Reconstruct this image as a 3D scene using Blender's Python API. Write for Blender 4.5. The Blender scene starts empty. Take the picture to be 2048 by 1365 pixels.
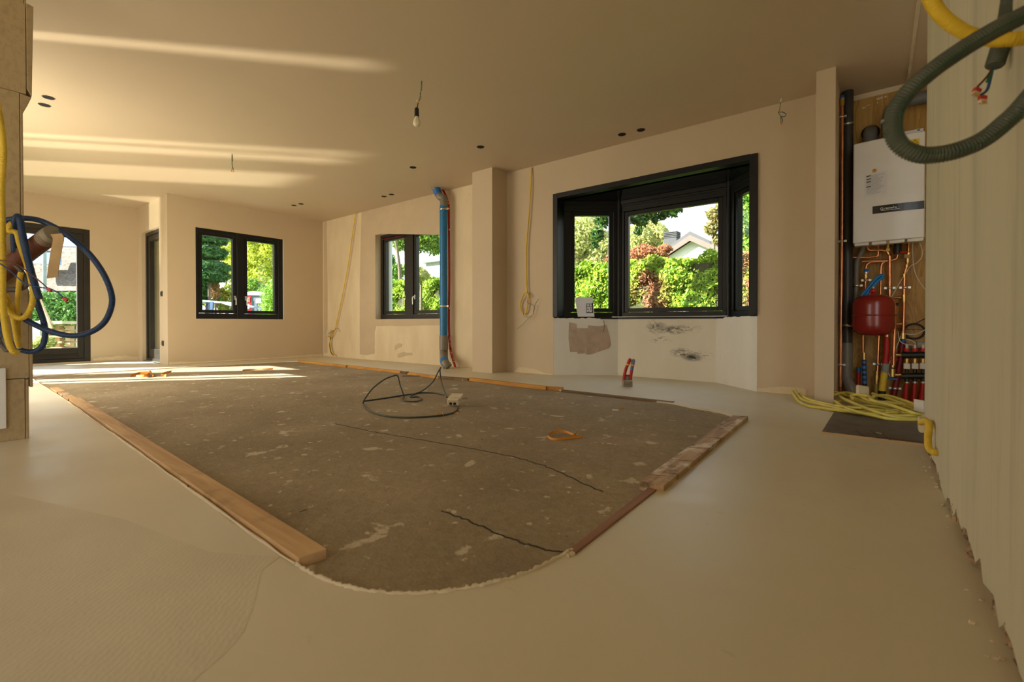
import bpy, bmesh, math, random
import numpy as np
from mathutils import Vector, Matrix
random.seed(7); np.random.seed(7)
S = bpy.context.scene
COL = S.collection

# ---------------------------------------------------------------- camera, sky, sun, exposure
F, CY, PITCH, YAW, HC = 930.0, 656.5, -0.009, 0.6642, 0.6009
cd = bpy.data.cameras.new('camera'); cam = bpy.data.objects.new('camera', cd); COL.objects.link(cam)
cam.location = (0, 0, HC); cam.rotation_euler = (math.pi/2 + PITCH, 0, YAW)
cd.sensor_width = 36; cd.lens = F/2048*36; cd.shift_y = -(682.5-CY)/2048; cd.clip_start = .05; cd.clip_end = 300
cd.dof.use_dof = True; cd.dof.focus_distance = 4.2; cd.dof.aperture_fstop = 4.5
S.camera = cam
S.view_settings.view_transform = 'Standard'; S.view_settings.look = 'None'
S.view_settings.gamma = 1; S.view_settings.use_curve_mapping = False
S.view_settings.exposure = 0.03
S.cycles.max_bounces = 14; S.cycles.diffuse_bounces = 8; S.cycles.transparent_max_bounces = 16
S.cycles.sample_clamp_indirect = 12; S.cycles.use_denoising = True
S.cycles.use_adaptive_sampling = True; S.cycles.adaptive_threshold = 0.015

w = bpy.data.worlds.new('sky'); S.world = w; w.use_nodes = True
nt = w.node_tree; nt.nodes.clear()
o_ = nt.nodes.new('ShaderNodeOutputWorld'); b_ = nt.nodes.new('ShaderNodeBackground'); r_ = nt.nodes.new('ShaderNodeValToRGB')
t_ = nt.nodes.new('ShaderNodeTexCoord'); s_ = nt.nodes.new('ShaderNodeSeparateXYZ')
nt.links.new(t_.outputs['Generated'], s_.inputs[0]); m_ = nt.nodes.new('ShaderNodeMapRange'); m_.inputs[1].default_value = -1; nt.links.new(s_.outputs['Z'], m_.inputs[0]); nt.links.new(m_.outputs[0], r_.inputs[0])
nt.links.new(r_.outputs[0], b_.inputs[0]); nt.links.new(b_.outputs[0], o_.inputs[0])
e_ = r_.color_ramp.elements; e_.new(.49); e_.new(.51)
for i_, (p_, c_) in enumerate(((0, (.26, .23, .17)), (.49, (.30, .27, .20)), (.51, (1, .97, .92)), (.90, (.62, .80, 1)))): e_[i_].position = p_; e_[i_].color = (*c_, 1)
b_.inputs[1].default_value = 2.5

sd = bpy.data.lights.new('sun', 'SUN'); sun = bpy.data.objects.new('sun', sd); COL.objects.link(sun)
SUN_E = math.radians(30)
tdir = Vector((.605*math.cos(SUN_E), .797*math.cos(SUN_E), -math.sin(SUN_E)))
sun.rotation_euler = tdir.to_track_quat('-Z', 'Y').to_euler()
sd.energy = 27; sd.angle = math.radians(.6); sd.color = (1, .95, .85)

# added upward sun lamp standing for sunlight off the wet ground outside the left wall: pale bands on the ceiling
s2 = bpy.data.lights.new('sun_glint', 'SUN'); sg = bpy.data.objects.new('sun_glint', s2); COL.objects.link(sg)
sg.rotation_euler = Vector((.671*math.cos(SUN_E), .741*math.cos(SUN_E), math.sin(SUN_E))).to_track_quat('-Z', 'Y').to_euler()
s2.energy = 4.4; s2.angle = math.radians(3.0); s2.color = (1, .90, .70)

def area(name, loc, look, sx, sy, e, col=(1, .97, .92)):
    l = bpy.data.lights.new(name, 'AREA'); o = bpy.data.objects.new(name, l); COL.objects.link(o)
    l.shape = 'RECTANGLE'; l.size = sx; l.size_y = sy; l.energy = e; l.color = col
    o.location = loc; o.rotation_euler = Vector(look).to_track_quat('-Z', 'Y').to_euler(); return o
# area lamps added to fill the room, in place of daylight from unseen openings
WARM = (1, .89, .69)
area('room_fill', (-5.9, -.02, 1.25), (.15, 1, .05), 2.0, 2.2, 62, WARM)
area('room_fill', (-2.65, -3.1, 1.2), (.1, 1, .0), 1.5, 2.2, 4.5, WARM)

# ---------------------------------------------------------------- pixel to world
_c, _s = math.cos(YAW), math.sin(YAW)
FW = Vector((-_s, _c, 0)); RT = Vector((_c, _s, 0)); UP = Vector((0, 0, 1))
FW, UP = FW*math.cos(PITCH) + UP*math.sin(PITCH), UP*math.cos(PITCH) - FW*math.sin(PITCH)
CAM = Vector((0, 0, HC))
def ray(x, y): return FW + RT*((x-1024)/F) - UP*((y-CY)/F)
def onX(x, y, X): d = ray(x, y); return CAM + d*(X/d.x)
def onY(x, y, Y): d = ray(x, y); return CAM + d*(Y/d.y)
def onZ(x, y, Z=0.0): d = ray(x, y); return CAM + d*((Z-HC)/d.z)
def dep(x, y, t): return CAM + ray(x, y)*t

# ---------------------------------------------------------------- materials
MATS = {}
def lin(c): return tuple(((v/255)/12.92 if v/255 <= .04045 else ((v/255+.055)/1.055)**2.4) for v in c)
class NT:
    def __init__(s, name):
        s.m = bpy.data.materials.new(name); s.m.use_nodes = True; s.t = s.m.node_tree
        s.b = s.t.nodes['Principled BSDF']; s.o = s.t.nodes['Material Output']; s._co = None
    def n(s, typ, **k):
        x = s.t.nodes.new(typ)
        for a, v in k.items(): setattr(x, a, v)
        return x
    def l(s, a, b): s.t.links.new(a, b)
    def co(s, scale=(1, 1, 1), rot=(0, 0, 0), loc=(0, 0, 0)):
        if s._co is None: s._co = s.n('ShaderNodeTexCoord').outputs['Object']
        if scale == (1, 1, 1) and rot == (0, 0, 0) and loc == (0, 0, 0): return s._co
        mp = s.n('ShaderNodeMapping'); mp.inputs['Scale'].default_value = scale
        mp.inputs['Rotation'].default_value = rot; mp.inputs['Location'].default_value = loc
        s.l(s._co, mp.inputs['Vector']); return mp.outputs[0]
    def noise(s, scale, detail=4, vec=None, rough=.55, dist=0):
        x = s.n('ShaderNodeTexNoise'); x.inputs['Scale'].default_value = scale; x.inputs['Detail'].default_value = detail
        x.inputs['Roughness'].default_value = rough; x.inputs['Distortion'].default_value = dist
        s.l(vec if vec is not None else s.co(), x.inputs['Vector']); return x.outputs['Fac']
    def rng(s, v, a, b, c=0., d=1.):
        x = s.n('ShaderNodeMapRange'); s.l(v, x.inputs[0])
        for i, q in enumerate((a, b, c, d)): x.inputs[i+1].default_value = q
        return x.outputs[0]
    def mth(s, op, a, b=None):
        x = s.n('ShaderNodeMath', operation=op)
        for i, q in enumerate((a, b)):
            if q is None: continue
            if isinstance(q, (int, float)): x.inputs[i].default_value = q
            else: s.l(q, x.inputs[i])
        return x.outputs[0]
    def mix(s, f, a, b, blend='MIX'):
        x = s.n('ShaderNodeMix', data_type='RGBA', blend_type=blend)
        for i, q in ((0, f), (6, a), (7, b)):
            if isinstance(q, (int, float)): x.inputs[i].default_value = q
            elif isinstance(q, tuple): x.inputs[i].default_value = q if len(q) == 4 else (*q, 1)
            else: s.l(q, x.inputs[i])
        return x.outputs[2]
    def bump(s, h, strength=.2, dist=.01):
        x = s.n('ShaderNodeBump'); x.inputs['Strength'].default_value = strength; x.inputs['Distance'].default_value = dist
        s.l(h, x.inputs['Height']); s.l(x.outputs[0], s.b.inputs['Normal'])
    def base(s, c):
        if isinstance(c, tuple): s.b.inputs['Base Color'].default_value = (*c[:3], 1)
        else: s.l(c, s.b.inputs['Base Color'])
    def set(s, rough=.5, metal=0., spec=.5, coat=0.):
        s.b.inputs['Roughness'].default_value = rough; s.b.inputs['Metallic'].default_value = metal
        s.b.inputs['Specular IOR Level'].default_value = spec; s.b.inputs['Coat Weight'].default_value = coat
        s.b.inputs['Coat Roughness'].default_value = .15
        return s
    def ell(s, c, r, soft=.5):   # 1 inside an ellipsoid of the place, fading to 0 at its rim
        a = s.n('ShaderNodeVectorMath', operation='SUBTRACT'); s.l(s.co(), a.inputs[0]); a.inputs[1].default_value = c
        d = s.n('ShaderNodeVectorMath', operation='DIVIDE'); s.l(a.outputs[0], d.inputs[0]); d.inputs[1].default_value = r
        e = s.n('ShaderNodeVectorMath', operation='LENGTH'); s.l(d.outputs[0], e.inputs[0])
        return s.rng(e.outputs['Value'], 1.0, 1-soft, 0, 1)
def simple(name, col, rough=.5, metal=0., spec=.5, var=.12, vs=6., bs=0., bstr=.15, coat=0.):
    if name in MATS: return MATS[name]
    k = NT(name); k.set(rough, metal, spec, coat)
    if var: k.base(k.mix(k.rng(k.noise(vs), .3, .7), tuple(v*(1-var) for v in col), tuple(min(1, v*(1+var)) for v in col)))
    else: k.base(col)
    if bs: k.bump(k.noise(bs), bstr, .004)
    MATS[name] = k.m; return k.m

paint = simple('beige_paint', (.57, .465, .32), .62, var=.03, vs=1.5, bs=160, bstr=.06)
paint_new = simple('beige_paint_patch', (.545, .44, .30), .62, var=.04, vs=5, bs=160, bstr=.06)
ceil_m = simple('ceiling_paint', (.57, .465, .33), .55, var=.02, vs=1, bs=120, bstr=.04)
white_paint = simple('white_render', (.80, .80, .78), .6, var=.04)
black_f = simple('black_frame', (.007, .007, .0068), .42, spec=.35, var=.1)
brown_f = simple('dark_brown_frame', (.022, .019, .015), .42, spec=.4, var=.1)
gloss_black = simple('gloss_black_panel', (.008, .008, .009), .16, spec=.6, var=.05)
copper = simple('copper', (.80, .36, .18), .26, 1, var=.2, vs=20)
brass = simple('brass', (.72, .52, .20), .28, 1, var=.15, vs=20)
chrome = simple('zinc', (.70, .69, .64), .3, 1, var=.1, vs=30)
grey_pvc = simple('grey_plastic_pipe', (.20, .185, .155), .35, var=.06)
dark_pvc = simple('dark_grey_pipe', (.045, .045, .045), .35, var=.06)
black_pl = simple('black_plastic', (.012, .012, .012), .4, var=.1)
blue_pvc = simple('blue_film_pipe', (.01, .17, .42), .3, var=.10, vs=9)
blue_tape = simple('blue_plastic', (.02, .16, .50), .35, var=.08)
red_pex = simple('red_tube', (.45, .012, .012), .45, var=.12)
red_pl = simple('red_plastic', (.50, .02, .015), .4, var=.1)
red_en = simple('red_enamel', (.25, .008, .006), .25, spec=.6, var=.08, coat=.3)
white_en = simple('white_enamel', (.74, .73, .70), .3, var=.03)
white_pl = simple('white_plastic', (.72, .70, .64), .4, var=.05)
cream_pl = simple('cream_plastic', (.66, .58, .38), .45, var=.08)
grey_box = simple('grey_plastic', (.36, .36, .33), .5, var=.05)
yel = simple('yellow_conduit', (.72, .50, .04), .45, var=.10, vs=12)
yel_pale = simple('pale_yellow_cable', (.62, .52, .10), .42, var=.12, vs=14)
orange = simple('orange_strap', (.75, .30, .02), .45, var=.1)
blue_con = simple('blue_conduit', (.008, .036, .11), .42, var=.15, vs=30)
grey_con = simple('grey_conduit', (.10, .09, .075), .5, var=.1)
green_cable = simple('dark_green_cable', (.045, .06, .05), .5, var=.1)
wire_br = simple('brown_wire', (.10, .03, .015), .45, var=.05)
wire_bl = simple('blue_wire', (.01, .06, .20), .45, var=.05)
wire_gn = simple('green_yellow_wire', (.05, .22, .05), .45, var=.05)
wire_bk = simple('black_wire', (.015, .013, .012), .45, var=.05)
paper = simple('paper', (.78, .80, .88), .7, var=.03)
ink = simple('ink', (.03, .025, .03), .6, var=0)
tape = simple('kraft_tape', (.42, .27, .10), .55, var=.12, vs=14)
steel_bar = simple('alu_strip', (.6, .6, .58), .3, 1, var=.05)

def m_plaster(name, c1, c2, streak=(1, 1, 1), sc=4., bstr=.15):
    k = NT(name); k.set(.75, 0, .3)
    v = k.co(streak); a = k.noise(sc, 6, v); b = k.noise(sc*7, 4)
    c = k.mix(k.rng(a, .3, .7), c1, c2)
    c = k.mix(k.mth('MULTIPLY', k.rng(b, .66, .74), .35), c, tuple(v*.6 for v in c1))
    k.base(c); k.bump(k.mth('ADD', k.noise(sc*6, 5, v), k.mth('MULTIPLY', k.noise(90), .4)), bstr, .006); return k.m
plaster = m_plaster('cream_plaster', (.66, .55, .37), (.76, .66, .47), (1, 1, .35))
plaster_rough = m_plaster('rough_plaster', (.62, .52, .36), (.74, .65, .48), sc=9, bstr=.5)
gypsum = m_plaster('white_gypsum', (.70, .69, .64), (.77, .76, .71), (1, 1, .4))
def m_right():
    k = NT('streaked_plaster'); k.set(.72, 0, .3)
    v = k.co((1, 1.5, .28)); v2 = k.co((1, 4, .4), loc=(0, 3, 0))
    a = k.noise(1.6, 6, v, .55, .6); b = k.noise(2.2, 7, v2, .66, .8)
    c = k.mix(k.rng(a, .3, .7), (.54, .52, .40), (.67, .63, .485))
    c = k.mix(k.mth('MULTIPLY', k.rng(b, .54, .78), .45), c, (.25, .245, .20))
    k.base(c); k.bump(k.noise(60, 5), .10, .003); return k.m
right_m = m_right()
def m_bayback():
    k = NT('smudged_gypsum'); k.set(.75, 0, .3)
    c = k.mix(k.rng(k.noise(4, 6, k.co((1, 1, .4))), .3, .7), (.68, .64, .54), (.75, .71, .61))
    s1 = k.noise(9, 8, k.co((1, 1, 2.2), (0, .45, 0)), .72, 1.6); s2_ = k.noise(16, 8, k.co((1, 1, 3), (0, .9, 0)), .7, 2.0)
    for (px, py), r, nz, lo, hi, st in (((1312, 655), (.14, .3, .10), s1, .44, .56, .75), ((1350, 660), (.20, .3, .055), s1, .42, .52, .95), ((1320, 680), (.15, .3, .05), s2_, .52, .60, .8), ((1380, 657), (.16, .3, .07), s2_, .54, .62, .7),
                          ((1384, 715), (.12, .3, .05), s1, .30, .42, .95), ((1362, 706), (.14, .3, .06), s2_, .46, .56, .85), ((1398, 712), (.20, .3, .07), s2_, .53, .60, .6)):
        p = onY(px, py, 5.03)
        f = k.mth('MULTIPLY', k.mth('MULTIPLY', k.rng(nz, lo, hi), k.ell(tuple(p), r, .75)), st)
        c = k.mix(f, c, (.02, .022, .022))
    k.base(c); k.bump(k.noise(24, 5), .12, .005); return k.m
def m_screed():
    k = NT('smooth_screed'); k.set(.42, 0, .45)
    a = k.noise(1.1, 5, k.co((1, .7, 1), (0, 0, .4))); d = k.noise(7, 3, k.co((1, 3.0, 1), (0, 0, .7)))
    c = k.mix(k.rng(a, .3, .7), (.60, .545, .405), (.66, .60, .45))
    c = k.mix(k.mth('MULTIPLY', k.rng(d, .70, .80), .35), c, (.22, .18, .11))
    k.base(c)
    k.l(k.rng(k.noise(2.5, 4), .3, .7, .34, .5), k.b.inputs['Roughness'])
    k.bump(k.mth('ADD', k.noise(2, 3), k.mth('MULTIPLY', k.noise(60, 3), .06)), .05, .02); return k.m
def m_skim():
    k = NT('trowelled_skim'); k.set(.5, 0, .4)
    wv = k.n('ShaderNodeTexWave', wave_type='BANDS', bands_direction='DIAGONAL'); wv.inputs['Scale'].default_value = 34
    wv.inputs['Distortion'].default_value = 5; wv.inputs['Detail'].default_value = 2; wv.inputs['Detail Scale'].default_value = 1.3
    k.l(k.co(), wv.inputs['Vector'])
    c = k.mix(k.rng(k.noise(3, 6), .3, .7), (.565, .512, .378), (.638, .58, .432))
    k.base(c); k.bump(k.mth('ADD', wv.outputs['Fac'], k.mth('MULTIPLY', k.noise(75, 5), 2.0)), .10, .003); return k.m
def m_concrete():
    k = NT('raw_concrete'); k.set(.85, 0, .2)
    a = k.noise(1.6, 7, None, .62); b = k.noise(42, 6, None, .7); e = k.noise(7.5, 5, None, .55, .3); g = k.noise(23, 3, None, .5)
    c = k.mix(k.rng(a, .32, .68), (.30, .24, .155), (.43, .35, .235))
    c = k.mix(k.rng(b, .35, .7), c, k.mix(.35, c, (.10, .075, .04)))
    c = k.mix(k.mth('MULTIPLY', k.rng(e, .63, .67), .75), c, (.66, .59, .45))
    c = k.mix(k.mth('MULTIPLY', k.rng(g, .68, .71), .8), c, (.66, .59, .44))
    c = k.mix(k.mth('MULTIPLY', k.rng(k.noise(16, 3, k.co(loc=(5, 3, 0))), .74, .77), .8), c, (.04, .03, .02))
    k.base(c); k.bump(k.mth('ADD', b, k.mth('MULTIPLY', k.noise(110, 4), .6)), .55, .008); return k.m
screed = m_screed(); skim = m_skim(); concrete = m_concrete()
def m_wood(name, c1, c2, ax=0, sc=1., dirt=.3, dcol=(.07, .045, .02), ds=6, pale=0):
    if name in MATS: return MATS[name]
    k = NT(name); k.set(.65, 0, .3)
    st = [9, 9, 9]; st[ax] = .7
    v = k.co(tuple(q*sc for q in st)); a = k.noise(2.2, 6, v, .6, .8); b = k.noise(ds, 6)
    c = k.mix(k.rng(a, .3, .72), c1, c2)
    if pale: c = k.mix(k.mth('MULTIPLY', k.rng(k.noise(11, 6, k.co((1, .45, 1), loc=(3, 1, 0))), .52, .62), pale), c, (.80, .74, .62))
    c = k.mix(k.mth('MULTIPLY', k.rng(b, .58, .72), dirt), c, dcol)
    k.base(c); k.bump(a, .18, .004); MATS[name] = k.m; return k.m
wood_l = m_wood('pine_board', (.44, .26, .12), (.68, .46, .24), 0, dirt=.35)
wood_r = m_wood('worn_board', (.24, .14, .065), (.62, .44, .27), 1, dirt=.9, ds=13, pale=.8)
wood_o = m_wood('orange_lath', (.42, .18, .03), (.68, .36, .08), 0, dirt=.3)
wood_d = m_wood('dark_lath', (.12, .07, .03), (.26, .16, .07), 0, dirt=.4)
wood_red = m_wood('reddish_lath', (.22, .10, .06), (.34, .18, .11), 1, dirt=.2)
wood_p = m_wood('pallet_wood', (.45, .30, .17), (.70, .52, .33), 0, sc=.5, dirt=.2)
def m_ply():
    k = NT('plywood'); k.set(.5, 0, .4)
    a = k.noise(1.5, 4, k.co((5, 1, .9)), .5, 1.5)
    x = k.mth('FRACT', k.mth('MULTIPLY', a, 7.0))
    c = k.mix(k.rng(x, .2, .9), (.40, .225, .055), (.53, .325, .095))
    c = k.mix(k.mth('MULTIPLY', k.rng(k.noise(5, 4), .62, .72), .5), c, (.26, .13, .03))
    k.base(c); return k.m
ply = m_ply()
def m_mdf(name, c):
    k = NT(name); k.set(.7, 0, .3)
    k.base(k.mix(k.mth('MULTIPLY', k.rng(k.noise(55, 5, k.co((1, 1, .6))), .45, .75), .5), c, tuple(v*.6 for v in c))); return k.m
mdf = m_mdf('fibreboard', (.50, .38, .21)); mdf_e = m_mdf('fibreboard_edge', (.44, .33, .185))
mat_dark = simple('dark_floor_board', (.10, .085, .068), .5, var=.25, vs=9, bs=40, bstr=.2)
def m_glass():
    k = NT('window_glass'); t = k.n('ShaderNodeBsdfTransparent'); g = k.n('ShaderNodeBsdfGlossy'); g.inputs['Roughness'].default_value = .02
    fr = k.n('ShaderNodeLayerWeight'); fr.inputs['Blend'].default_value = .5; mx = k.n('ShaderNodeMixShader')
    t.inputs[0].default_value = (.95, .97, .96, 1)
    k.l(k.mth('ADD', k.mth('MULTIPLY', k.mth('POWER', fr.outputs['Facing'], 4.0), .6), .022), mx.inputs[0]); k.l(t.outputs[0], mx.inputs[1]); k.l(g.outputs[0], mx.inputs[2]); k.l(mx.outputs[0], k.o.inputs['Surface']); return k.m
glass = m_glass()
bulb_m = NT('frosted_bulb').set(.25, 0, .5); bulb_m.base((.80, .72, .52)); bulb_m = bulb_m.m
def m_leaf(name, cols, trans=.35, patch=None):
    k = NT(name); k.set(.5, 0, .35)
    g = k.n('ShaderNodeNewGeometry'); r = k.n('ShaderNodeValToRGB'); k.l(g.outputs['Random Per Island'], r.inputs[0])
    e = r.color_ramp.elements
    while len(e) < len(cols): e.new(.5)
    for i, c in enumerate(cols): e[i].position = i/(len(cols)-1); e[i].color = (*c, 1)
    c = r.outputs[0]
    if patch:
        for (ctr, rad, col) in patch:
            f = k.mth('MULTIPLY', k.ell(ctr, rad, .5), k.rng(k.noise(3.0, 4), .34, .50))
            c = k.mix(f, c, k.mix(g.outputs['Random Per Island'], col, tuple(v*1.9 for v in col)))
    k.base(c)
    tr = k.n('ShaderNodeBsdfTranslucent'); k.l(c, tr.inputs[0]); mx = k.n('ShaderNodeMixShader'); mx.inputs[0].default_value = trans
    k.l(k.b.outputs[0], mx.inputs[1]); k.l(tr.outputs[0], mx.inputs[2]); k.l(mx.outputs[0], k.o.inputs['Surface']); return k.m

# ---------------------------------------------------------------- mesh helpers
class B:
    def __init__(s): s.v = []; s.f = []; s.sm = []
    def add(s, vs, fs, smooth=False):
        k = len(s.v); s.v += [tuple(q) for q in vs]; s.f += [tuple(i+k for i in f) for f in fs]; s.sm += [smooth]*len(fs); return s
    def hexa(s, p): return s.add(p, [(0, 3, 2, 1), (4, 5, 6, 7), (0, 1, 5, 4), (1, 2, 6, 5), (2, 3, 7, 6), (3, 0, 4, 7)])
    def box(s, x0, x1, y0, y1, z0, z1):
        x0, x1 = sorted((x0, x1)); y0, y1 = sorted((y0, y1)); z0, z1 = sorted((z0, z1))
        return s.hexa([(x0, y0, z0), (x1, y0, z0), (x1, y1, z0), (x0, y1, z0), (x0, y0, z1), (x1, y0, z1), (x1, y1, z1), (x0, y1, z1)])
    def seg(s, p, q, w0, w1, z0, z1):      # bar along a plan segment, between two offsets to its left
        p = Vector(p[:2]); q = Vector(q[:2]); d = (q-p).normalized(); n = Vector((-d.y, d.x))
        a = [p+n*w0, q+n*w0, q+n*w1, p+n*w1]
        return s.hexa([(*v, z0) for v in a] + [(*v, z1) for v in a])
    def obox(s, c, ax, ay, az):            # box from its centre and three half-axes
        c, ax, ay, az = map(Vector, (c, ax, ay, az)); L = []
        for k in (-1, 1):
            for i, j in ((-1, -1), (1, -1), (1, 1), (-1, 1)): L.append(c+ax*i+ay*j+az*k)
        return s.hexa(L)
    def prism(s, pts, ext):
        pts = [Vector(p) for p in pts]; ext = Vector(ext); n = len(pts)
        nn = Vector((0, 0, 0))
        for i in range(n): nn += pts[i].cross(pts[(i+1) % n])
        if nn.dot(ext) > 0: pts = pts[::-1]
        return s.add(pts + [p+ext for p in pts], [tuple(range(n)), tuple(range(2*n-1, n-1, -1))] + [(i, n+i, n+(i+1) % n, (i+1) % n) for i in range(n)])
    def tube(s, pts, r, n=10, rib=0, pitch=.006, closed=False, caps=True):
        P = [Vector(p) for p in pts]; m = len(P)
        if rib:                                # resample finely so that the ribs are geometry
            L = [0]
            for i in range(1, m): L.append(L[-1] + (P[i]-P[i-1]).length)
            cnt = max(4, int(L[-1]/pitch*4)); Q = []; j = 0
            for i in range(cnt+1):
                d = L[-1]*i/cnt
                while j < m-2 and L[j+1] < d: j += 1
                t = (d-L[j])/max(1e-9, L[j+1]-L[j]); Q.append(P[j].lerp(P[j+1], min(1, t)))
            P = Q; m = len(P)
        T = []
        for i in range(m):
            if closed: t = P[(i+1) % m]-P[i-1]
            else: t = P[min(i+1, m-1)]-P[max(i-1, 0)]
            T.append(t.normalized() if t.length > 1e-9 else Vector((0, 0, 1)))
        a = Vector((0, 0, 1)) if abs(T[0].z) < .9 else Vector((1, 0, 0))
        u = T[0].cross(a).normalized(); V = []
        for i in range(m):
            u = (u - T[i]*u.dot(T[i])).normalized(); v = T[i].cross(u)
            rr = r[i] if isinstance(r, (list, tuple)) else r
            if rib: rr = rr*(1 + rib*(0, 1, 1, 0)[i % 4] - rib*(1, 0, 0, 1)[i % 4])
            V += [P[i] + (u*math.cos(2*math.pi*k/n) + v*math.sin(2*math.pi*k/n))*rr for k in range(n)]
        Fc = []
        for i in range(m if closed else m-1):
            for k in range(n):
                j = (i+1) % m; Fc.append((i*n+k, i*n+(k+1) % n, j*n+(k+1) % n, j*n+k))
        s.add(V, Fc, True)
        if not closed and caps:
            s.add([V[k] for k in range(n)], [tuple(range(n-1, -1, -1))]); s.add([V[(m-1)*n+k] for k in range(n)], [tuple(range(n))])
        return s
    def cyl(s, a, b, r, n=14): return s.tube([a, b], r, n)
    def lathe(s, c, prof, axis=(0, 0, 1), n=20):
        c = Vector(c); ax = Vector(axis).normalized(); u = ax.orthogonal().normalized(); v = ax.cross(u); V = []
        for r, h in prof: V += [c + ax*h + (u*math.cos(2*math.pi*k/n)+v*math.sin(2*math.pi*k/n))*r for k in range(n)]
        return s.add(V, [(i*n+k, i*n+(k+1) % n, (i+1)*n+(k+1) % n, (i+1)*n+k) for i in range(len(prof)-1) for k in range(n)], True)
    def strip(s, pts, up, wd, th=.0015):       # ribbon of some width
        pts = [Vector(p) for p in pts]; V = []
        for i, p in enumerate(pts):
            U = Vector(up[i] if isinstance(up[0], (tuple, list, Vector)) else up).normalized(); t = (pts[min(i+1, len(pts)-1)]-pts[max(i-1, 0)]).normalized()
            nn = t.cross(U).normalized()
            for a_, b_ in ((-1, -1), (1, -1), (1, 1), (-1, 1)): V.append(p + U*wd/2*a_ + nn*th/2*b_)
        m = len(pts); Fc = [(3, 2, 1, 0), tuple(4*(m-1)+k for k in range(4))]
        for i in range(m-1):
            for k in range(4): Fc.append((i*4+k, i*4+(k+1) % 4, (i+1)*4+(k+1) % 4, (i+1)*4+k))
        return s.add(V, Fc)
    def build(s, name, m, parent=None, bevel=0., kind=None, label=None):
        me = bpy.data.meshes.new(name); me.from_pydata(s.v, [], s.f); me.polygons.foreach_set('use_smooth', s.sm)
        if bevel or True:
            bm = bmesh.new(); bm.from_mesh(me)
            if bevel: bmesh.ops.bevel(bm, geom=[e for e in bm.edges if e.calc_face_angle(0) > .6], offset=bevel, segments=1, affect='EDGES')
            bmesh.ops.recalc_face_normals(bm, faces=bm.faces[:]) if len(bm.faces) < 60000 else None
            bm.to_mesh(me); bm.free()
        me.materials.append(m); ob = bpy.data.objects.new(name, me); COL.objects.link(ob)
        if parent is not None:
            ob.parent = parent; ob.matrix_parent_inverse = world_of(parent).inverted()
        if kind: ob['kind'] = kind
        if label: ob['label'] = label
        return ob
def world_of(o):
    m = Matrix.Translation(o.location)
    if o.parent is not None: m = world_of(o.parent) @ o.matrix_parent_inverse @ m
    return m
def tag(o, label, cat=None, group=None, kind=None):
    o['label'] = label
    if cat: o['category'] = cat
    if group: o['group'] = group
    if kind: o['kind'] = kind
    return o
def thing(name, loc, label, cat=None, group=None, kind=None):
    o = bpy.data.objects.new(name, None); o.empty_display_size = .05; o.location = loc; COL.objects.link(o)
    return tag(o, label, cat, group, kind)
def spline(pts, n=8, closed=False):
    P = [Vector(p) for p in pts]; m = len(P); out = []
    for i in range(m if closed else m-1):
        if closed: a, b, c, d = P[i-1], P[i], P[(i+1) % m], P[(i+2) % m]
        else: a, b, c, d = P[max(i-1, 0)], P[i], P[i+1], P[min(i+2, m-1)]
        for k in range(n):
            t = k/n; out.append(.5*((2*b) + (c-a)*t + (2*a-5*b+4*c-d)*t*t + (3*b-a-3*c+d)*t**3))
    if not closed: out.append(P[-1])
    return out
def struct(name, b, m, label, **k): return tag(b.build(name, m, **k), label, kind='structure')

# ---------------------------------------------------------------- room shell
H = 2.5
XF, YA, XW, YW, YB = -9.62, 2.244, -8.13, 4.663, 4.585   # far wall, alcove wall, window wall, back wall, bay wall
# raw concrete field left bare in the middle of the screed
def outline():
    p = [(-7.45, .775), (-4.95, .715), (-1.135, .578), (-1.02, .583), (-.93, .605), (-.85, .645), (-.78, .70), (-.72, .775), (-.68, .85), (-.65, .94), (-.632, 1.053),
         (-.632, 1.6), (-.632, 3.10), (-.70, 3.17), (-.735, 3.28), (-.818, 3.366), (-.92, 3.41), (-1.038, 3.44), (-1.2, 3.53), (-2.3, 3.61), (-2.4, 3.60), (-3.44, 3.645), (-3.5, 3.61), (-3.84, 3.60), (-4.43, 3.655), (-4.62, 3.69), (-5.85, 3.715), (-7.255, 3.755), (-7.42, 3.60), (-7.55, 3.0), (-7.60, 2.2), (-7.66, 1.2), (-7.64, .90), (-7.56, .81)]
    return p
OUT = outline(); ZC = -.012
def floor_mesh():
    bm = bmesh.new()
    def loop(pts, z): return [bm.verts.new((x, y, z)) for x, y in pts]
    o = loop([(-9.95, -.1), (-3.5, -.1), (-3.5, -3.2), (1.0, -3.2), (1.0, 5.2), (-9.95, 5.2)], 0); i = loop(OUT, 0)
    es = [bm.edges.new((a[k], a[(k+1) % len(a)])) for a in (o, i) for k in range(len(a))]
    bmesh.ops.triangle_fill(bm, use_beauty=True, use_dissolve=False, edges=es)
    lo = loop(OUT, ZC-.005)
    for k in range(len(i)): bm.faces.new((i[k], i[(k+1) % len(i)], lo[(k+1) % len(i)], lo[k]))
    for f in bm.faces:
        if abs(f.normal.z) > .5 and f.normal.z < 0: f.normal_flip()
    me = bpy.data.meshes.new('floor'); bm.to_mesh(me); bm.free(); me.materials.append(screed)
    ob = bpy.data.objects.new('floor', me); COL.objects.link(ob); return ob
fl = tag(floor_mesh(), 'smooth beige-grey poured screed floor around the bare concrete field', kind='structure')
b = B(); b.prism([(x-(.03 if x < -4 else -.03), y, ZC-.05) for x, y in OUT], (0, 0, .05))
slab = struct('floor_concrete', b, concrete, 'rough brown raw concrete field with pale splashes in the middle of the floor')
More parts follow.
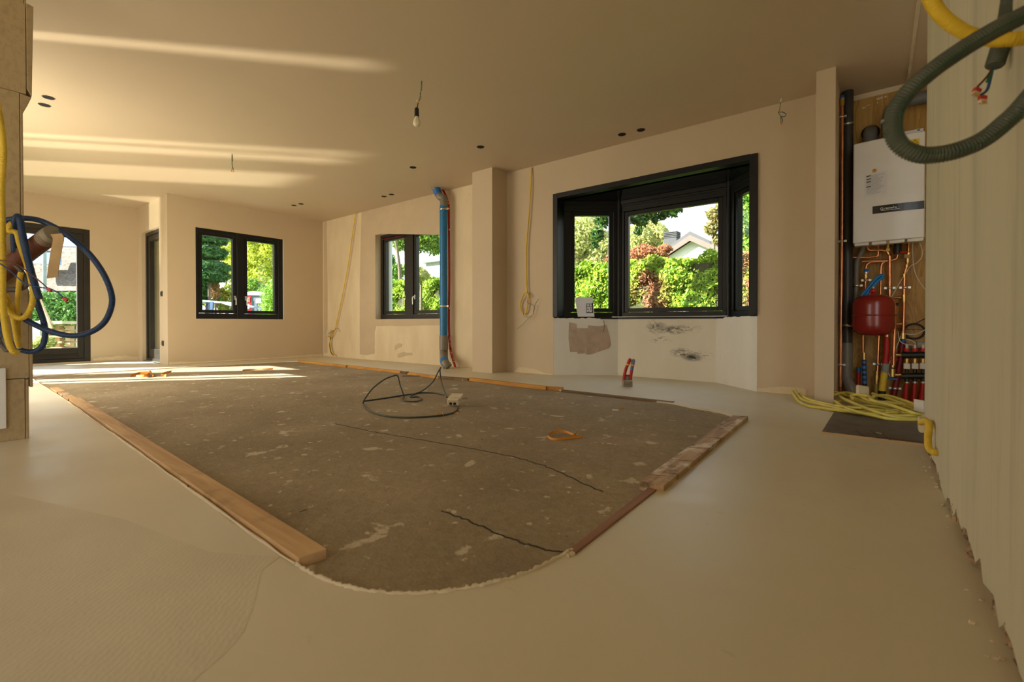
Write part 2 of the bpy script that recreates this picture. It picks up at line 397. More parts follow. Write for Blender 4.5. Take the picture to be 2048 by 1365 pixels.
# bead of screed squeezed up along the edge of the field
def bead(pts, r, jit, seed):
    rd = random.Random(seed); P = spline(pts, 14); return B().tube([p + Vector((rd.uniform(-jit, jit), rd.uniform(-jit, jit), rd.uniform(-jit, jit)*.7)) for p in P], [r*rd.uniform(.55, 1.5) for _ in P], 6)
bead([(x, y, .001) for x, y in OUT[2:11]], .0045, .002, 1).build('screed_edge', plaster_rough, fl, label='pale ragged bead of screed along the curved edge')
bead([(-7.45, .77, 0), (-4.95, .708, .001), (-3, .64, .002), (-1.135, .572, .004)], .0045, .002, 2).build('screed_edge', plaster_rough, fl, label='pale bead of screed along the long board')
bead([onZ(*q) for q in ((1133, 1108), (1140, 1103), (1146, 1110), (1138, 1114))], .006, .003, 3).build('screed_edge', plaster_rough, fl, label='small lump of screed at the end of the reddish lath')
bead([(x, y, .0) for x, y in OUT[13:18]], .003, .0015, 4).build('screed_edge', plaster_rough, fl, label='thin pale screed edge at the far corner of the field')
for pts in (((670, 848), (710, 857), (750, 865), (800, 873), (850, 882), (915, 893), (980, 905), (1035, 917), (1080, 930), (1120, 946), (1160, 965), (1205, 985)), ((885, 1022), (920, 1036), (960, 1052), (1000, 1070), (1040, 1085), (1090, 1100), (1128, 1107))):
    rd = random.Random(len(pts)); P = spline([onZ(x, y, ZC) for x, y in pts], 6); b = B()
    b.strip([p+Vector((rd.uniform(-.006, .006), rd.uniform(-.006, .006), .0008)) for p in P], (0, 1, 0), .007, .001); b.build('crack', simple('crack_dark', (.05, .04, .028), .9, var=.3, vs=40), slab, label='dark jagged crack across the concrete')
# trowelled skim coat in the foreground
P = [onZ(x, y, .0) for x, y in ((-420, 985), (0, 985), (250, 1040), (420, 1105), (560, 1115), (522, 1143), (518, 1165), (512, 1195), (506, 1222), (498, 1232), (490, 1262), (470, 1288), (440, 1318), (402, 1350), (380, 1372), (340, 1410), (-420, 1410))]
b = B(); b.prism([p+Vector((0, 0, .0006)) for p in P], (0, 0, -.004)); b.build('skim_coat', skim, fl, label='rippled trowelled skim coat with a scalloped edge')

# ceiling with its step over the boiler niche
b = B().prism([(-9.95, -.16, H), (-3.75, -.16, H), (-3.75, -3.4, H), (.19, -3.4, H), (.19, 5.2, H), (-9.95, 5.2, H)], (0, 0, .25))
ce = struct('ceiling', b, ceil_m, 'flat beige painted ceiling with recessed spots')
struct('ceiling_niche', B().box(.19, 1.1, -3.4, 5.2, H-.012, H+.25), ceil_m, 'strip of ceiling over the boiler niche behind the plaster joint')
struct('trim_1', B().box(.178, .196, 3.05, 4.8, H-.016, H), plaster_rough, 'pale plaster joint line in the ceiling beside the niche')

def wall_open(p, q, w0, w1, ops, z1=H, z0=-.15):     # wall along a plan segment with openings (a0, a1, zb, zt) along it
    b = B(); p = Vector(p); q = Vector(q); d = (q-p).normalized(); L = (q-p).length; cur = 0
    for a0, a1, zb, zt in sorted(ops):
        if a0 > cur: b.seg(p+d*cur, p+d*a0, w0, w1, z0, z1)
        if zb > z0: b.seg(p+d*a0, p+d*a1, w0, w1, z0, zb)
        if zt < z1: b.seg(p+d*a0, p+d*a1, w0, w1, zt, z1)
        cur = a1
    if cur < L: b.seg(p+d*cur, q, w0, w1, z0, z1)
    return b
# far wall with glazed door (plan runs +Y, room on the right)
D1 = (.62, 1.655, .02, 2.062)
struct('wall_far', wall_open((XF, -.1), (XF, YA+.3), 0, .3, [(D1[0]+.1, D1[1]+.1, D1[2], D1[3])]), paint, 'beige wall with the tall glazed door')
D2 = (-9.385, -8.50, .0, 2.072)
aw = struct('wall_alcove', wall_open((XF, YA), (XW, YA), 0, .25, [(D2[0]-XF, D2[1]-XF, D2[2], D2[3])]), paint, 'sunlit beige alcove wall with the narrow side door')
W3 = (2.603, 3.934, .678, 2.07)
ww = struct('wall_window', wall_open((XW, YA+.25), (XW, YW+.3), 0, .30, [(W3[0]-YA-.25, W3[1]-YA-.25, W3[2], W3[3])]), paint, 'beige wall with the two-pane window')
W2 = (-6.512, -4.86, .676, 2.072)
wb = struct('wall_back', wall_open((XW-.3, YW), (-3.9, YW), 0, .3, [(W2[0]-XW+.3, W2[1]-XW+.3, W2[2], W2[3])]), plaster, 'cream plastered wall behind the blue pipe, partly painted beige')
struct('wall_pier', B().box(-4.0, -3.672, 4.30, 4.96, -.15, H), paint, 'protruding beige pier between the back wall and the bay wall')
BX0, BX1 = -2.972, -.828
bw = struct('wall_bay', wall_open((-3.75, YB), (-.25, YB), 0, .12, [(BX0+3.75, BX1+3.75, -.15, 2.10)]), paint, 'beige wall around the black bay window')
struct('wall_pillar', B().box(-.365, -.244, 4.185, 4.95, -.15, H), paint, 'slim beige wall end beside the boiler niche')
struct('wall_niche', B().box(-.26, 1.1, 4.82, 5.0, -.15, H).box(.75, .9, 2.9, 4.9, -.15, H), plaster, 'plaster strip above the plywood in the boiler niche')
# right wall beside the camera, its bottom edge broken away
def ragged(b, pts, ext, seed, amp):
    return b.prism(pts, ext)
rd = random.Random(5)
yy = [3.05]; 
while yy[-1] > -.6: yy.append(yy[-1]-rd.uniform(.025, .07))
low = [(.19, y, .03+.02*math.sin(y*5)+rd.uniform(-.022, .022)) for y in yy]
b = B().prism([(.19, 3.05, H), *low, (.19, yy[-1], H)], (.10, 0, 0))
wr = struct('wall_right', b, right_m, 'streaky grey-beige plaster wall beside the camera with a broken lower edge')
b = B(); rubble = simple('broken_masonry', (.36, .25, .15), .9, var=.5, vs=22, bs=60, bstr=.8)
from mathutils import Euler
for i in range(520):
    y = rd.uniform(-.3, 3.03); r = rd.uniform(.004, .011); c = Vector((.207+rd.uniform(-.010, .014), y, rd.uniform(.0, .05)))
    M_ = Euler((rd.uniform(0, 6), rd.uniform(0, 6), rd.uniform(0, 6))).to_matrix()
    b.obox(c, M_ @ Vector((r, 0, 0)), M_ @ Vector((0, r*rd.uniform(.6, 1.2), 0)), M_ @ Vector((0, 0, r*rd.uniform(.4, .9))))
b.box(.212, .28, -.6, 3.04, -.02, .1)
b.build('broken_edge', rubble, wr, kind='stuff', label='crumbled brown masonry along the bottom of the wall')
b = B()
for i in range(45):
    y = rd.uniform(.4, 3.0); r = rd.uniform(.001, .004); c = Vector((.185-abs(rd.gauss(0, .02)), y, r*.5))
    b.obox(c, (r, 0, 0), (0, r*rd.uniform(.6, 1.2), 0), (r*.3, 0, r*.7))
tag(b.build('crumbs', plaster_rough), 'loose plaster crumbs on the floor along the right wall', 'debris', kind='stuff')
struct('wall_behind', wall_open((1.1, -3.15), (-3.6, -3.15), -.0, .1, [(3.0, 4.5, .1, 2.3)]), paint, 'wall behind the camera')
struct('wall_partition', B().box(-3.75, -3.58, -3.2, .25, -.15, H), paint, 'partition wall behind the fibreboard column')
# left wall with its tall glazed openings; the narrow ones let the sun in as strips
ops = [(-9.475+9.95, -8.58+9.95, .0, 2.38), (-7.96+9.95, -7.65+9.95, .0, 2.10), (-7.57+9.95, -7.36+9.95, .0, 2.10), (-6.95+9.95, -5.09+9.95, .1, 2.38), (-5.01+9.95, -4.83+9.95, .75, 2.42)]
struct('wall_left', wall_open((-9.95, -.1), (-3.6, -.1), -.05, 0, ops), paint, 'left wall with tall openings')
struct('sun_blocker_roof', B().box(-4.6, 1.3, -4.6, -3.2, 2.56, 2.62), white_paint, 'unseen flat roof added behind the camera to keep off direct sun')  # added out of view, shades the back opening from direct sun
k_ = NT('glint_blocker_cloth'); tr_ = k_.n('ShaderNodeBsdfTranslucent'); tr_.inputs[0].default_value = (.75, .68, .55, 1); mx_ = k_.n('ShaderNodeMixShader'); mx_.inputs[0].default_value = .6
k_.base((.75, .70, .60)); k_.l(k_.b.outputs[0], mx_.inputs[1]); k_.l(tr_.outputs[0], mx_.inputs[2]); k_.l(mx_.outputs[0], k_.o.inputs['Surface'])
b = B(); b.tube([(-7.05, -.20, 2.42), (-5.0, -.20, 2.42)], .012, 8); cu_ = thing('glint_blocker', (-6.0, -.2, 2.42), 'unseen thin cloth added across the wide left opening to stop the upward sun', 'glint_blocker'); b.build('rod', chrome, cu_)  # added out of view so the upward sun makes no broad ceiling patch
N_ = 70; V_ = [(-7.02+1.96*i/N_, -.20+.02*math.sin(i*.9), z) for i in range(N_+1) for z in (.03, 2.41)]
B().add(V_, [(2*i, 2*i+2, 2*i+3, 2*i+1) for i in range(N_)], True).build('cloth', k_.m, cu_)
gs_ = thing('sun_blocker_panel', (-7.7, -2.5, -.2), 'unseen tall panel on posts added outside the left wall to block direct sun', 'screen')  # added out of view, stops direct sun at the wide left opening
B().box(-8.85, -6.45, -2.53, -2.5, 1.5, 4.7).build('panel', white_paint, gs_)
for x in (-8.8, -6.5): B().box(x-.04, x+.04, -2.58, -2.53, -.4, 4.7).build('post', brown_f, gs_)

# paint and plaster layers on the walls
def patch(name, pts, fn, plane, ext, m, parent, label): 
    b = B().prism([fn(x, y, plane) for x, y in pts], ext); return b.build(name, m, parent, label=label)
PY = (0, -.004, 0)
patch('paint_patch', ((724, 400), (800, 390), (900, 366), (900, 440), (885, 470), (751, 468), (751, 639), (885, 638), (885, 651), (840, 651), (810, 653), (778, 652), (752, 653), (749, 665), (749, 708), (741, 709), (735, 711), (720, 709), (720, 560), (722, 480)), onY, YW, PY, paint_new, wb, 'beige painted zone around the window with a dripped lower edge')
patch('paint_patch', ((648, 441), (653, 439), (654, 520), (655, 600), (655, 706), (648, 707)), onY, YW, PY, paint_new, wb, 'narrow beige painted strip in the corner')
patch('paint_patch', ((790, 692), (797, 687), (804, 688), (803, 694), (796, 697), (790, 701)), onY, YW, PY, paint_new, wb, 'small slanted dab of beige paint')
patch('paint_patch', ((796, 708), (808, 704), (812, 706), (823, 706), (825, 711), (810, 712), (800, 716), (795, 715)), onY, YW, PY, paint_new, wb, 'curved dab of beige paint near the floor')
# bare plaster strips along the foot of the painted walls
def foot(fn, plane, ext, x0, x1, prof, parent, lab, ybot):
    n = 26; top = []
    for i in range(n+1):
        x = x0+(x1-x0)*i/n; f = i/n*(len(prof)-1); k = min(int(f), len(prof)-2); y = prof[k]+(prof[k+1]-prof[k])*(f-k)
        top.append((x, y+random.uniform(-.9, .9)))
    patch('bare_plaster', top + [(x1, ybot[1]), (x0, ybot[0])], fn, plane, ext, plaster, parent, lab)
foot(onY, YB, PY, 1018, 1105, (746, 744, 736, 735, 737, 738, 740, 745, 748, 749), bw, 'bare plaster strip under the paint left of the bay', (748, 753))
foot(onY, YB, PY, 1515, 1612, (777, 777, 776, 774, 774, 775, 776, 779), bw, 'bare plaster strip under the paint right of the bay', (786, 800))
foot(onX, XW, (.004, 0, 0), 338, 645, (725, 724, 723, 722, 719, 718, 716, 713, 711, 709), ww, 'bare plaster strip under the window wall paint', (730, 712))
foot(onX, XF, (.004, 0, 0), 186, 276, (719, 716, 715, 714, 712, 712, 714, 715), bpy.data.objects['wall_far'], 'bare plaster smear along the foot of the wall', (722, 720))

# ---------------------------------------------------------------- windows and doors
def pane_frame(b, p, q, w0, w1, z0, z1, t):           # four bars
    p = Vector(p[:2]); q = Vector(q[:2]); d = (q-p).normalized()
    b.seg(p, p+d*t, w0, w1, z0, z1); b.seg(q-d*t, q, w0, w1, z0, z1)
    b.seg(p+d*t, q-d*t, w0, w1, z0, z0+t); b.seg(p+d*t, q-d*t, w0, w1, z1-t, z1)
def handle(parent, c, d, n, m, name='handle'):                       # lever handle: rose, neck and hanging grip
    b = B(); c = Vector(c); n = Vector(n); d = Vector(d)
    b.obox(c, d*.014, n*.006, (0, 0, .034)); b.cyl(c, c+n*-.045, .009); b.tube(spline([c+n*-.045, c+n*-.05+Vector((0, 0, -.03)), c+n*-.046+Vector((0, 0, -.115))], 5), .008, 8)
    return b.build(name, m, parent)
# window_1: two casements in the window wall (seen from inside, plan runs along +Y, outside on the left)
def casements(name, p, q, z0, z1, label, m, dep_, panes, zg, fr=.045, sash=.055, drop=0):
    # panes: glass edges along the wall; zg: glass bottom and top; drop: how far the head rises along the wall
    p = Vector(p); q = Vector(q); d = (q-p).normalized(); n = Vector((-d.y, d.x)); L = (q-p).length
    root = thing(name, (p.x, p.y, z0), label, kind='structure')
    (a0, a1), (b0, b1) = panes; g0, g1 = zg
    b = B(); D0, D1_ = dep_, dep_+.09
    x0 = a0-sash; x1 = a1+sash; y0 = b0-sash; y1 = b1+sash; zs0 = g0-sash; zs1 = g1+sash
    b.seg(p, p+d*x0, D0, D1_, z0, z1); b.seg(p+d*y1, q, D0, D1_, z0, z1); b.seg(p+d*x1, p+d*y0, D0, D1_, z0, z1)
    for u, v in ((x0, x1), (y0, y1)): b.seg(p+d*u, p+d*v, D0, D1_, z0, zs0); b.seg(p+d*u, p+d*v, D0, D1_, zs1, z1)
    b.build('window_frame', m, root, bevel=.003)
    for u, v in ((x0, x1), (y0, y1)):
        b = B(); e = .005; pane_frame(b, p+d*(u+e), p+d*(v-e), D0+.018, D1_-.005, zs0+e, zs1-e, sash-e); s = b.build('sash', m, root, bevel=.003)
        B().seg(p+d*(u+sash-.002), p+d*(v-sash+.002), D0+.05, D0+.056, g0-.002, g1+.002).build('pane', glass, s)
    for u, mm in ((a1+sash*.5, chrome), (b0-sash*.5, chrome)):
        v = Vector(((p+d*u).x, (p+d*u).y, z0+(z1-z0)*.245))+n.to_3d()*(dep_+.015); handle(root, v, d.to_3d(), n.to_3d(), mm)
    return root
XG = XW-.055; yv = lambda x: onX(x, 550, XG).y-W3[0]
casements('window_1', (XW, W3[0]), (XW, W3[1]-.012), W3[2], W3[3], 'black two-pane casement window looking out on trees and a parked car', black_f, .005, ((yv(403), yv(464)), (yv(493), yv(547))), (onX(435, 620.5, XG).z, onX(475, 480, XG).z))
B().box(XW-.10, XW+.001, W3[1]-.012, W3[1], W3[2], W3[3]).build('reveal', white_paint, ww)
YG = YW+.155; xv = lambda x: onY(x, 550, YG).x-W2[0]
xr_ = W2[1]-W2[0]-.105
casements('window_2', (W2[0], YW), (W2[1], YW), W2[2], W2[3], 'dark brown two-pane casement window behind the blue pipe', brown_f, .10, ((xv(775), xv(812.5)), (xv(836), xr_)), (onY(795, 622.5, YG).z, onY(812, 477, YG).z))
b = B().box(W2[0]+xv(765), W2[0]+xv(814), YW+.097, YW+.102, onY(795, 474, YW+.1).z-.006, onY(795, 474, YW+.1).z+.006)
b.build('seal_strip', simple('seal_red', (.16, .01, .01), .5), bpy.data.objects['window_2'], label='thin red sealing strip under the frame head')
# door_1: glazed door in the far wall
r = thing('door_1', (XF, D1[0], 0), 'tall dark-framed glazed door in the far wall beyond the conduits', kind='structure')
b = B(); pane_frame(b, (XF, D1[0]), (XF, D1[1]), .01, .12, .0, D1[3], .07); b.build('door_frame', brown_f, r, bevel=.003)
b = B(); p0, q0 = (XF, D1[0]+.072), (XF, D1[1]-.072); pane_frame(b, p0, q0, .03, .10, .072, D1[3]-.072, .075); b.seg((XF, D1[0]+.147), (XF, D1[1]-.147), .03, .10, .147, .235); lf = b.build('door_leaf', brown_f, r, bevel=.003)
B().seg((XF, D1[0]+.14), (XF, D1[1]-.14), .06, .066, .235, D1[3]-.147).build('pane', glass, lf)
B().seg((XF, D1[0]+.16), (XF, D1[1]-.14), .026, .032, .118, .128).build('weather_groove', black_f, lf)
# door_2: narrow door in the alcove
r = thing('door_2', (D2[0], YA, 0), 'narrow dark glazed side door in the sunlit alcove', kind='structure')
b = B(); pane_frame(b, (D2[0], YA), (D2[1], YA), .05, .15, .0, D2[3], .05); b.build('door_frame', brown_f, r, bevel=.003)
b = B(); pane_frame(b, (D2[0]+.052, YA), (D2[1]-.052, YA), .07, .135, .03, D2[3]-.052, .085); b.seg((D2[0]+.137, YA), (D2[1]-.137, YA), .07, .135, .115, .20); lf = b.build('door_leaf', brown_f, r, bevel=.003)
B().seg((D2[0]+.135, YA), (D2[1]-.135, YA), .115, .12, .198, D2[3]-.135).build('pane', glass, lf)
B().box(D2[0], D2[1], YA+.02, YA+.22, -.01, .012).build('threshold', steel_bar, r)

# bay window (window_3)
bay = thing('window_3', (-1.9, 5.1, .68), 'large black three-sided bay window over the white gypsum parapet', kind='structure')
ZB, ZT = .68, 2.055
cr = [Vector((-3.02, 4.655)), Vector((-2.40, 5.13)), Vector((-1.19, 5.13)), Vector((-.745, 4.665))]     # inner faces of the frames
b = B(); t = .062
b.box(BX0, BX0+t, YB-.02, YB+.13, ZB, 2.112).box(BX1-t-.005, BX1, YB-.02, YB+.13, ZB, 2.078+.03).box(BX0+t, BX1-t, YB-.02, YB+.13, ZT, 2.112)
b.build('casing', black_f, bay, bevel=.002)
B().prism([(-3.06, YB+.12, ZT), (-3.06, 4.65, ZT), (-2.42, 5.2, ZT), (-1.17, 5.2, ZT), (-.72, 4.66, ZT), (-.72, YB+.12, ZT)], (0, 0, .06)).build('soffit', gloss_black, bay, label='glossy black soffit mirroring the garden')
B().box(-3.02, BX0+.002, YB+.12, 4.70, ZB, ZT).build('jamb_panel', gloss_black, bay); B().box(BX1-.002, -.74, YB+.12, 4.70, ZB, ZT).build('jamb_panel', gloss_black, bay)
b = B().prism([(-3.02, YB+.05, .655), (-2.96, YB+.05, .655), (-2.36, 5.02, .655), (-1.29, 5.02, .655), (-.83, YB+.05, .655), (-.74, YB+.05, .655), (-.74, 4.70, .655), (-1.17, 5.2, .655), (-2.42, 5.2, .655), (-3.02, 4.72, .655)], (0, 0, .022)); b.build('sill', black_f, bay)
def online(px, p, q, off):     # distance along p-q where the image column px meets the plane set back by off
    d = (q-p).normalized(); n = Vector((-d.y, d.x)); a = (p+n*off).to_3d(); rr = ray(px, 520); n3 = n.to_3d(); h = CAM+rr*((a-CAM).dot(n3)/rr.dot(n3)); return (h.to_2d()-a.to_2d()).dot(d)
for i, (g0, g1, zg0, zg1) in enumerate(((1149, 1217, .782, 1.885), (1259, 1437, .780, 1.870), (1481, None, .772, 1.872))):
    p, q = cr[i], cr[i+1]; d = (q-p).normalized(); L = (q-p).length
    u0 = online(g0, p, q, .045); u1 = online(g1, p, q, .045) if g1 else L-.09
    s0 = u0-.05; s1 = u1+.05; b = B()
    b.seg(p, q, 0, .08, ZB-.002, zg0-.045); b.seg(p, q, 0, .08, zg1+.05, ZT); b.seg(p, q, -.014, .0, ZT-.05, ZT); b.seg(p, q, -.007, .0, ZT-.075, ZT-.05)
    b.seg(p, p+d*s0, 0, .08, zg0-.045, zg1+.05); b.seg(p+d*s1, q, 0, .08, zg0-.045, zg1+.05); fr = b.build('window_frame', black_f, bay, bevel=.003)
    b = B(); pane_frame(b, p+d*(s0+.003), p+d*(s1-.003), .014, .07, zg0-.042, zg1+.047, .046); s = b.build('sash', black_f, bay, bevel=.003)
    B().seg(p+d*(u0-.003), p+d*(u1+.003), .042, .048, zg0-.003, zg1+.003).build('pane', glass, s)
for c, dd in ((cr[1], 1), (cr[2], -1)):
    B().tube([(c.x, c.y+.0, ZB), (c.x, c.y+.0, ZT)], .03, 8).build('corner_post', black_f, bay)
# parapet of the bay (white gypsum)
def parapet(name, p, q, m, label, seed):
    rr = random.Random(seed); p = Vector(p); q = Vector(q); top = []
    for i in range(31):
        v = p.lerp(q, i/30); top.append((v.x, v.y, .668+rr.uniform(-.007, .006)))
    d = (q-p).normalized(); n = Vector((-d.y, d.x, 0))*.16
    return struct(name, B().prism([(p.x, p.y, -.1), (q.x, q.y, -.1)] + top[::-1], n), m, label)
P0, P1, P2, P3 = (BX0+.002, YB), (-2.37, 5.03), (-1.287, 5.03), (BX1-.002, YB)
pl = parapet('wall_bay_left', P0, P1, gypsum, 'white gypsum parapet on the left of the bay with a test patch of paint', 11)
pb = parapet('wall_bay_middle', P1, P2, m_bayback(), 'cream gypsum parapet in the middle of the bay with black smudges', 12)
parapet('wall_bay_right', P2, P3, gypsum, 'white gypsum parapet on the right of the bay', 13)
# painted test patch on the left parapet: plane through P0-P1
def onpl(x, y, pl=None):
    a = Vector((*P0, 0)); d = Vector((P1[0]-P0[0], P1[1]-P0[1], 0)); n = Vector((-d.y, d.x, 0)).normalized(); rr = ray(x, y); return CAM + rr*((a-CAM).dot(n)/rr.dot(n))
n_ = Vector((P1[1]-P0[1], -(P1[0]-P0[0]), 0)).normalized()*.0025
pk = simple('pinkish_paint', (.46, .36, .28), .6, var=.14, vs=10)
for pts in (((1138, 645), (1153, 648), (1154, 658), (1154, 704), (1140, 704), (1137, 676)), ((1154, 657), (1176, 657), (1172, 690), (1170, 707), (1155, 708), (1154, 690)), ((1176, 651), (1196, 653), (1196, 690), (1193, 706), (1180, 710), (1171, 709), (1172, 690)), ((1196, 653), (1213, 650), (1220, 676), (1222, 690), (1218, 697), (1203, 702), (1194, 705), (1196, 690))):
    B().prism([onpl(x, y) for x, y in pts], n_).build('paint_swatch', pk, pl, label='pinkish-brown brush swatch on the white gypsum')
B().tube(spline([onpl(1207, 641)+n_, onpl(1208.5, 650)+n_, onpl(1208, 658)+n_, onpl(1206, 665)+n_], 4), .003, 6).build('smear', simple('grey_smear', (.12, .12, .13), .8, var=0), pl, label='grey vertical smear')

# ---------------------------------------------------------------- fibreboard column at the left edge
col = thing('fibreboard_column', (-3.55, .1, 0), 'tall stepped fibreboard column at the left edge, conduits hanging from it', 'column')
def cx(x, y, X=-3.5): p = onX(x, y, X); return p
def slab_(pts, X0, X1, m, name):
    b = B().prism([(X0, y, z) for y, z in pts], (X1-X0, 0, 0)); return b.build(name, m, col, bevel=.002)
yE = lambda x, y: cx(x, y).y
# main panels (facing the camera), stacked and notched into each other, plus proud edge boards
slab_([(-1.0, 1.80), (.357, 1.80), (.357, 2.255), (.350, 2.27), (.350, H), (-1.0, H)], -3.62, -3.50, mdf, 'upper_panel')
slab_([(.359, 1.83), (.377, 1.795), (.386, 2.27), (.359, 2.275)], -3.625, -3.498, mdf_e, 'edge_board')
slab_([(.352, 2.25), (.359, 2.25), (.366, H), (.352, H)], -3.62, -3.499, mdf_e, 'edge_board')
slab_([(-1.0, .79), (.332, .79), (.332, 1.798), (-1.0, 1.798)], -3.62, -3.50, mdf, 'middle_panel')
slab_([(.334, .79), (.344, .79), (.344, 1.70), (.376, 1.79), (.334, 1.797)], -3.62, -3.499, mdf_e, 'edge_board')
slab_([(-1.0, .318), (.358, .318), (.358, .788), (-1.0, .788)], -3.62, -3.50, mdf, 'lower_panel')
slab_([(.360, .268), (.372, .268), (.371, .69), (.358, .789)], -3.625, -3.498, mdf_e, 'edge_board')
slab_([(-1.0, .0), (.342, .0), (.342, .314), (-1.0, .314)], -3.62, -3.50, mdf, 'base_panel')
slab_([(.344, .0), (.356, .0), (.356, .31), (.344, .31)], -3.62, -3.499, mdf_e, 'edge_board')
b = B().box(-3.49, -3.472, -.5, .273, .070, .376)
tag(b.build('white_board', white_paint, bevel=.002), 'plain white board fixed low on the fibreboard column', 'board')

# ---------------------------------------------------------------- boards around the concrete
def board(name, pts, z0, z1, m, label, cat='board', bev=.0015, group=None):
    b = B().prism([(*p[:2], z0) for p in pts], (0, 0, z1-z0)); return tag(b.build(name, m, bevel=bev), label, cat, group)
board('wooden_board', [(-4.95, .722), (-4.955, .79), (-1.123, .652), (-1.131, .581)], ZC, .016, wood_l, 'long pale pine board along the near side of the concrete field')
B().lathe((-1.97, .604, .008), [(.0035, 0), (.0035, .004), (0, .004)], (-.04, -1, 0), 8).build('nail', wire_bk, bpy.data.objects['wooden_board'])
for i, (xa, xb) in enumerate(((-6.0, -5.58), (-5.54, -5.3), (-5.27, -4.98))):
    board('wooden_offcut', [(xa, .745-i*.008), (xa, .80-i*.008), (xb, .792-i*.008), (xb, .735-i*.008)], ZC, .012, (wood_l, wood_r, wood_l)[i], ('farthest short offcut in the row beyond the long pine board', 'middle short offcut in the row beyond the long pine board', 'short offcut touching the far end of the long pine board')[i], group='short offcuts beyond the long board')
board('wooden_board', [(-.683, 1.632), (-.594, 1.640), (-.628, 3.20), (-.712, 3.175)], ZC, .022, wood_r, 'worn plank with white paint streaks on the right side of the concrete')
b = B().strip([(-.60, 1.66, .023), (-.615, 2.3, .0232), (-.62, 3.1, .023)], (1, 0, 0), .016, .0006)
for i in range(5):
    y = 1.72+i*.25
    B().seg((-.685+.0, y), (-.60, y+.04), 0, .004, .0222, .0228).build('saw_mark', wood_d, bpy.data.objects['wooden_board.001'])
board('wooden_strip', [(-.636, 1.05), (-.612, 1.05), (-.618, 1.632), (-.650, 1.632)], ZC, .006, wood_red, 'thin reddish lath between the plank and the rounded corner', 'strip')
far_ = [((596, 723.5), (691, 734), wood_o, .018, 'farthest orange-brown lath on the far edge of the concrete'), ((695, 734), (800, 745.5), wood_o, .018, 'orange lath below the window on the far edge of the concrete'),
        ((816, 748), (876, 756), wood_o, .016, 'weathered orange lath left of the blue pipe foot'), ((876, 756), (935, 760.5), wood_d, .016, 'dark brown lath in front of the blue pipe foot'),
        ((936.4, 760), (1091, 778.5), wood_o, .022, 'bright orange lath in front of the beige pier'), ((1093, 778), (1124, 780), wood_o, .020, 'short dark-ended lath piece left of the bay'), ((1122, 781.5), (1345, 806), wood_d, .004, 'thin dark lath in front of the bay')]
for p, q, m, z, lab in far_:
    a = onZ(*p); c = onZ(*q); d = (c-a).normalized(); n = Vector((-d.y, d.x, 0))*.045
    board('far_lath', [a, c, c+n, a+n], ZC, z, m, lab, 'lath', .002, 'laths on the far edge of the concrete')
for (x, y), r in (((692, 733), .03), ((808, 746.5), .05)):
    a = onZ(x, y); board('lath_end', [a+Vector((-r, 0, 0)), a+Vector((r, .0, 0)), a+Vector((r, .04, 0)), a+Vector((-r, .04, 0))], ZC, .016, wood_d, ('small dark block between the two farthest laths', 'small grey-brown lath piece beside the thin rod')[r > .04], 'lath', .002)
b = B().cyl(onZ(804, 752.5, ZC+.004), onZ(846, 752.5, ZC+.004), .004, 8); tag(b.build('thin_rod', wire_br), 'thin brown rod lying on the concrete near the far laths', 'rod')

# ---------------------------------------------------------------- orange straps and scraps
def ribbon(name, pts, z, wd, label, cat, up=(0, .25, 1), group=None):
    P = spline([onZ(x, y, ZC)+Vector((0, 0, wd*.5+zz)) for (x, y), zz in zip(pts, z)], 6)
    return tag(B().strip(P, up, wd, .001).build(name, orange), label, cat, group)
ribbon('orange_strap', [(1166, 876), (1145, 878), (1120, 881), (1102, 880), (1096, 874), (1110, 869), (1130, 868), (1148, 873), (1156, 866)], [0, 0, 0, .0, .004, .008, .006, .004, .012], .012, 'orange packing strap curled in a loop on the concrete near the worn plank', 'strap')
ribbon('orange_strap', [(262, 754), (280, 751), (300, 752), (290, 756), (272, 756)], [0, .01, .02, .01, 0], .03, 'orange strap curled in the sun strip', 'strap')
ribbon('orange_strap', [(294, 755), (300, 749), (306, 755)], [0, .03, 0], .02, 'small orange strap kink in the sun strip', 'strap')
ribbon('orange_strap', [(343, 748.5), (330, 750), (322, 752), (332, 754)], [.02, .01, 0, 0], .025, 'short orange strap end beside the sun strip', 'strap')
ribbon('orange_strap', [(485, 742.5), (505, 741), (530, 740.5), (546, 739.5)], [0, 0, 0, 0], .02, 'straight orange strap across the farthest sunlit patch', 'strap')
ribbon('orange_scrap', [(872, 834), (877, 828), (880, 831), (884, 829), (887, 834)], [0, .008, 0, .006, 0], .007, 'crumpled orange scrap beside the cable in front of the socket box', 'scrap')
ribbon('orange_scrap', [(908, 829), (912, 828), (916, 829)], [0, .002, 0], .008, 'tiny orange scrap under the socket box', 'scrap')
b = B().obox(onZ(1231, 821, ZC+.004), (.018, .012, 0), (-.003, .004, .001), (0, 0, .003)); tag(b.build('scrap', white_pl), 'small white and orange scrap on the concrete towards the bay', 'scrap')
b = B().strip([onZ(1240, 817, ZC+.004), onZ(1248, 817, ZC+.004)], (0, 0, 1), .007, .001); b.build('orange_end', orange, bpy.data.objects['scrap'])

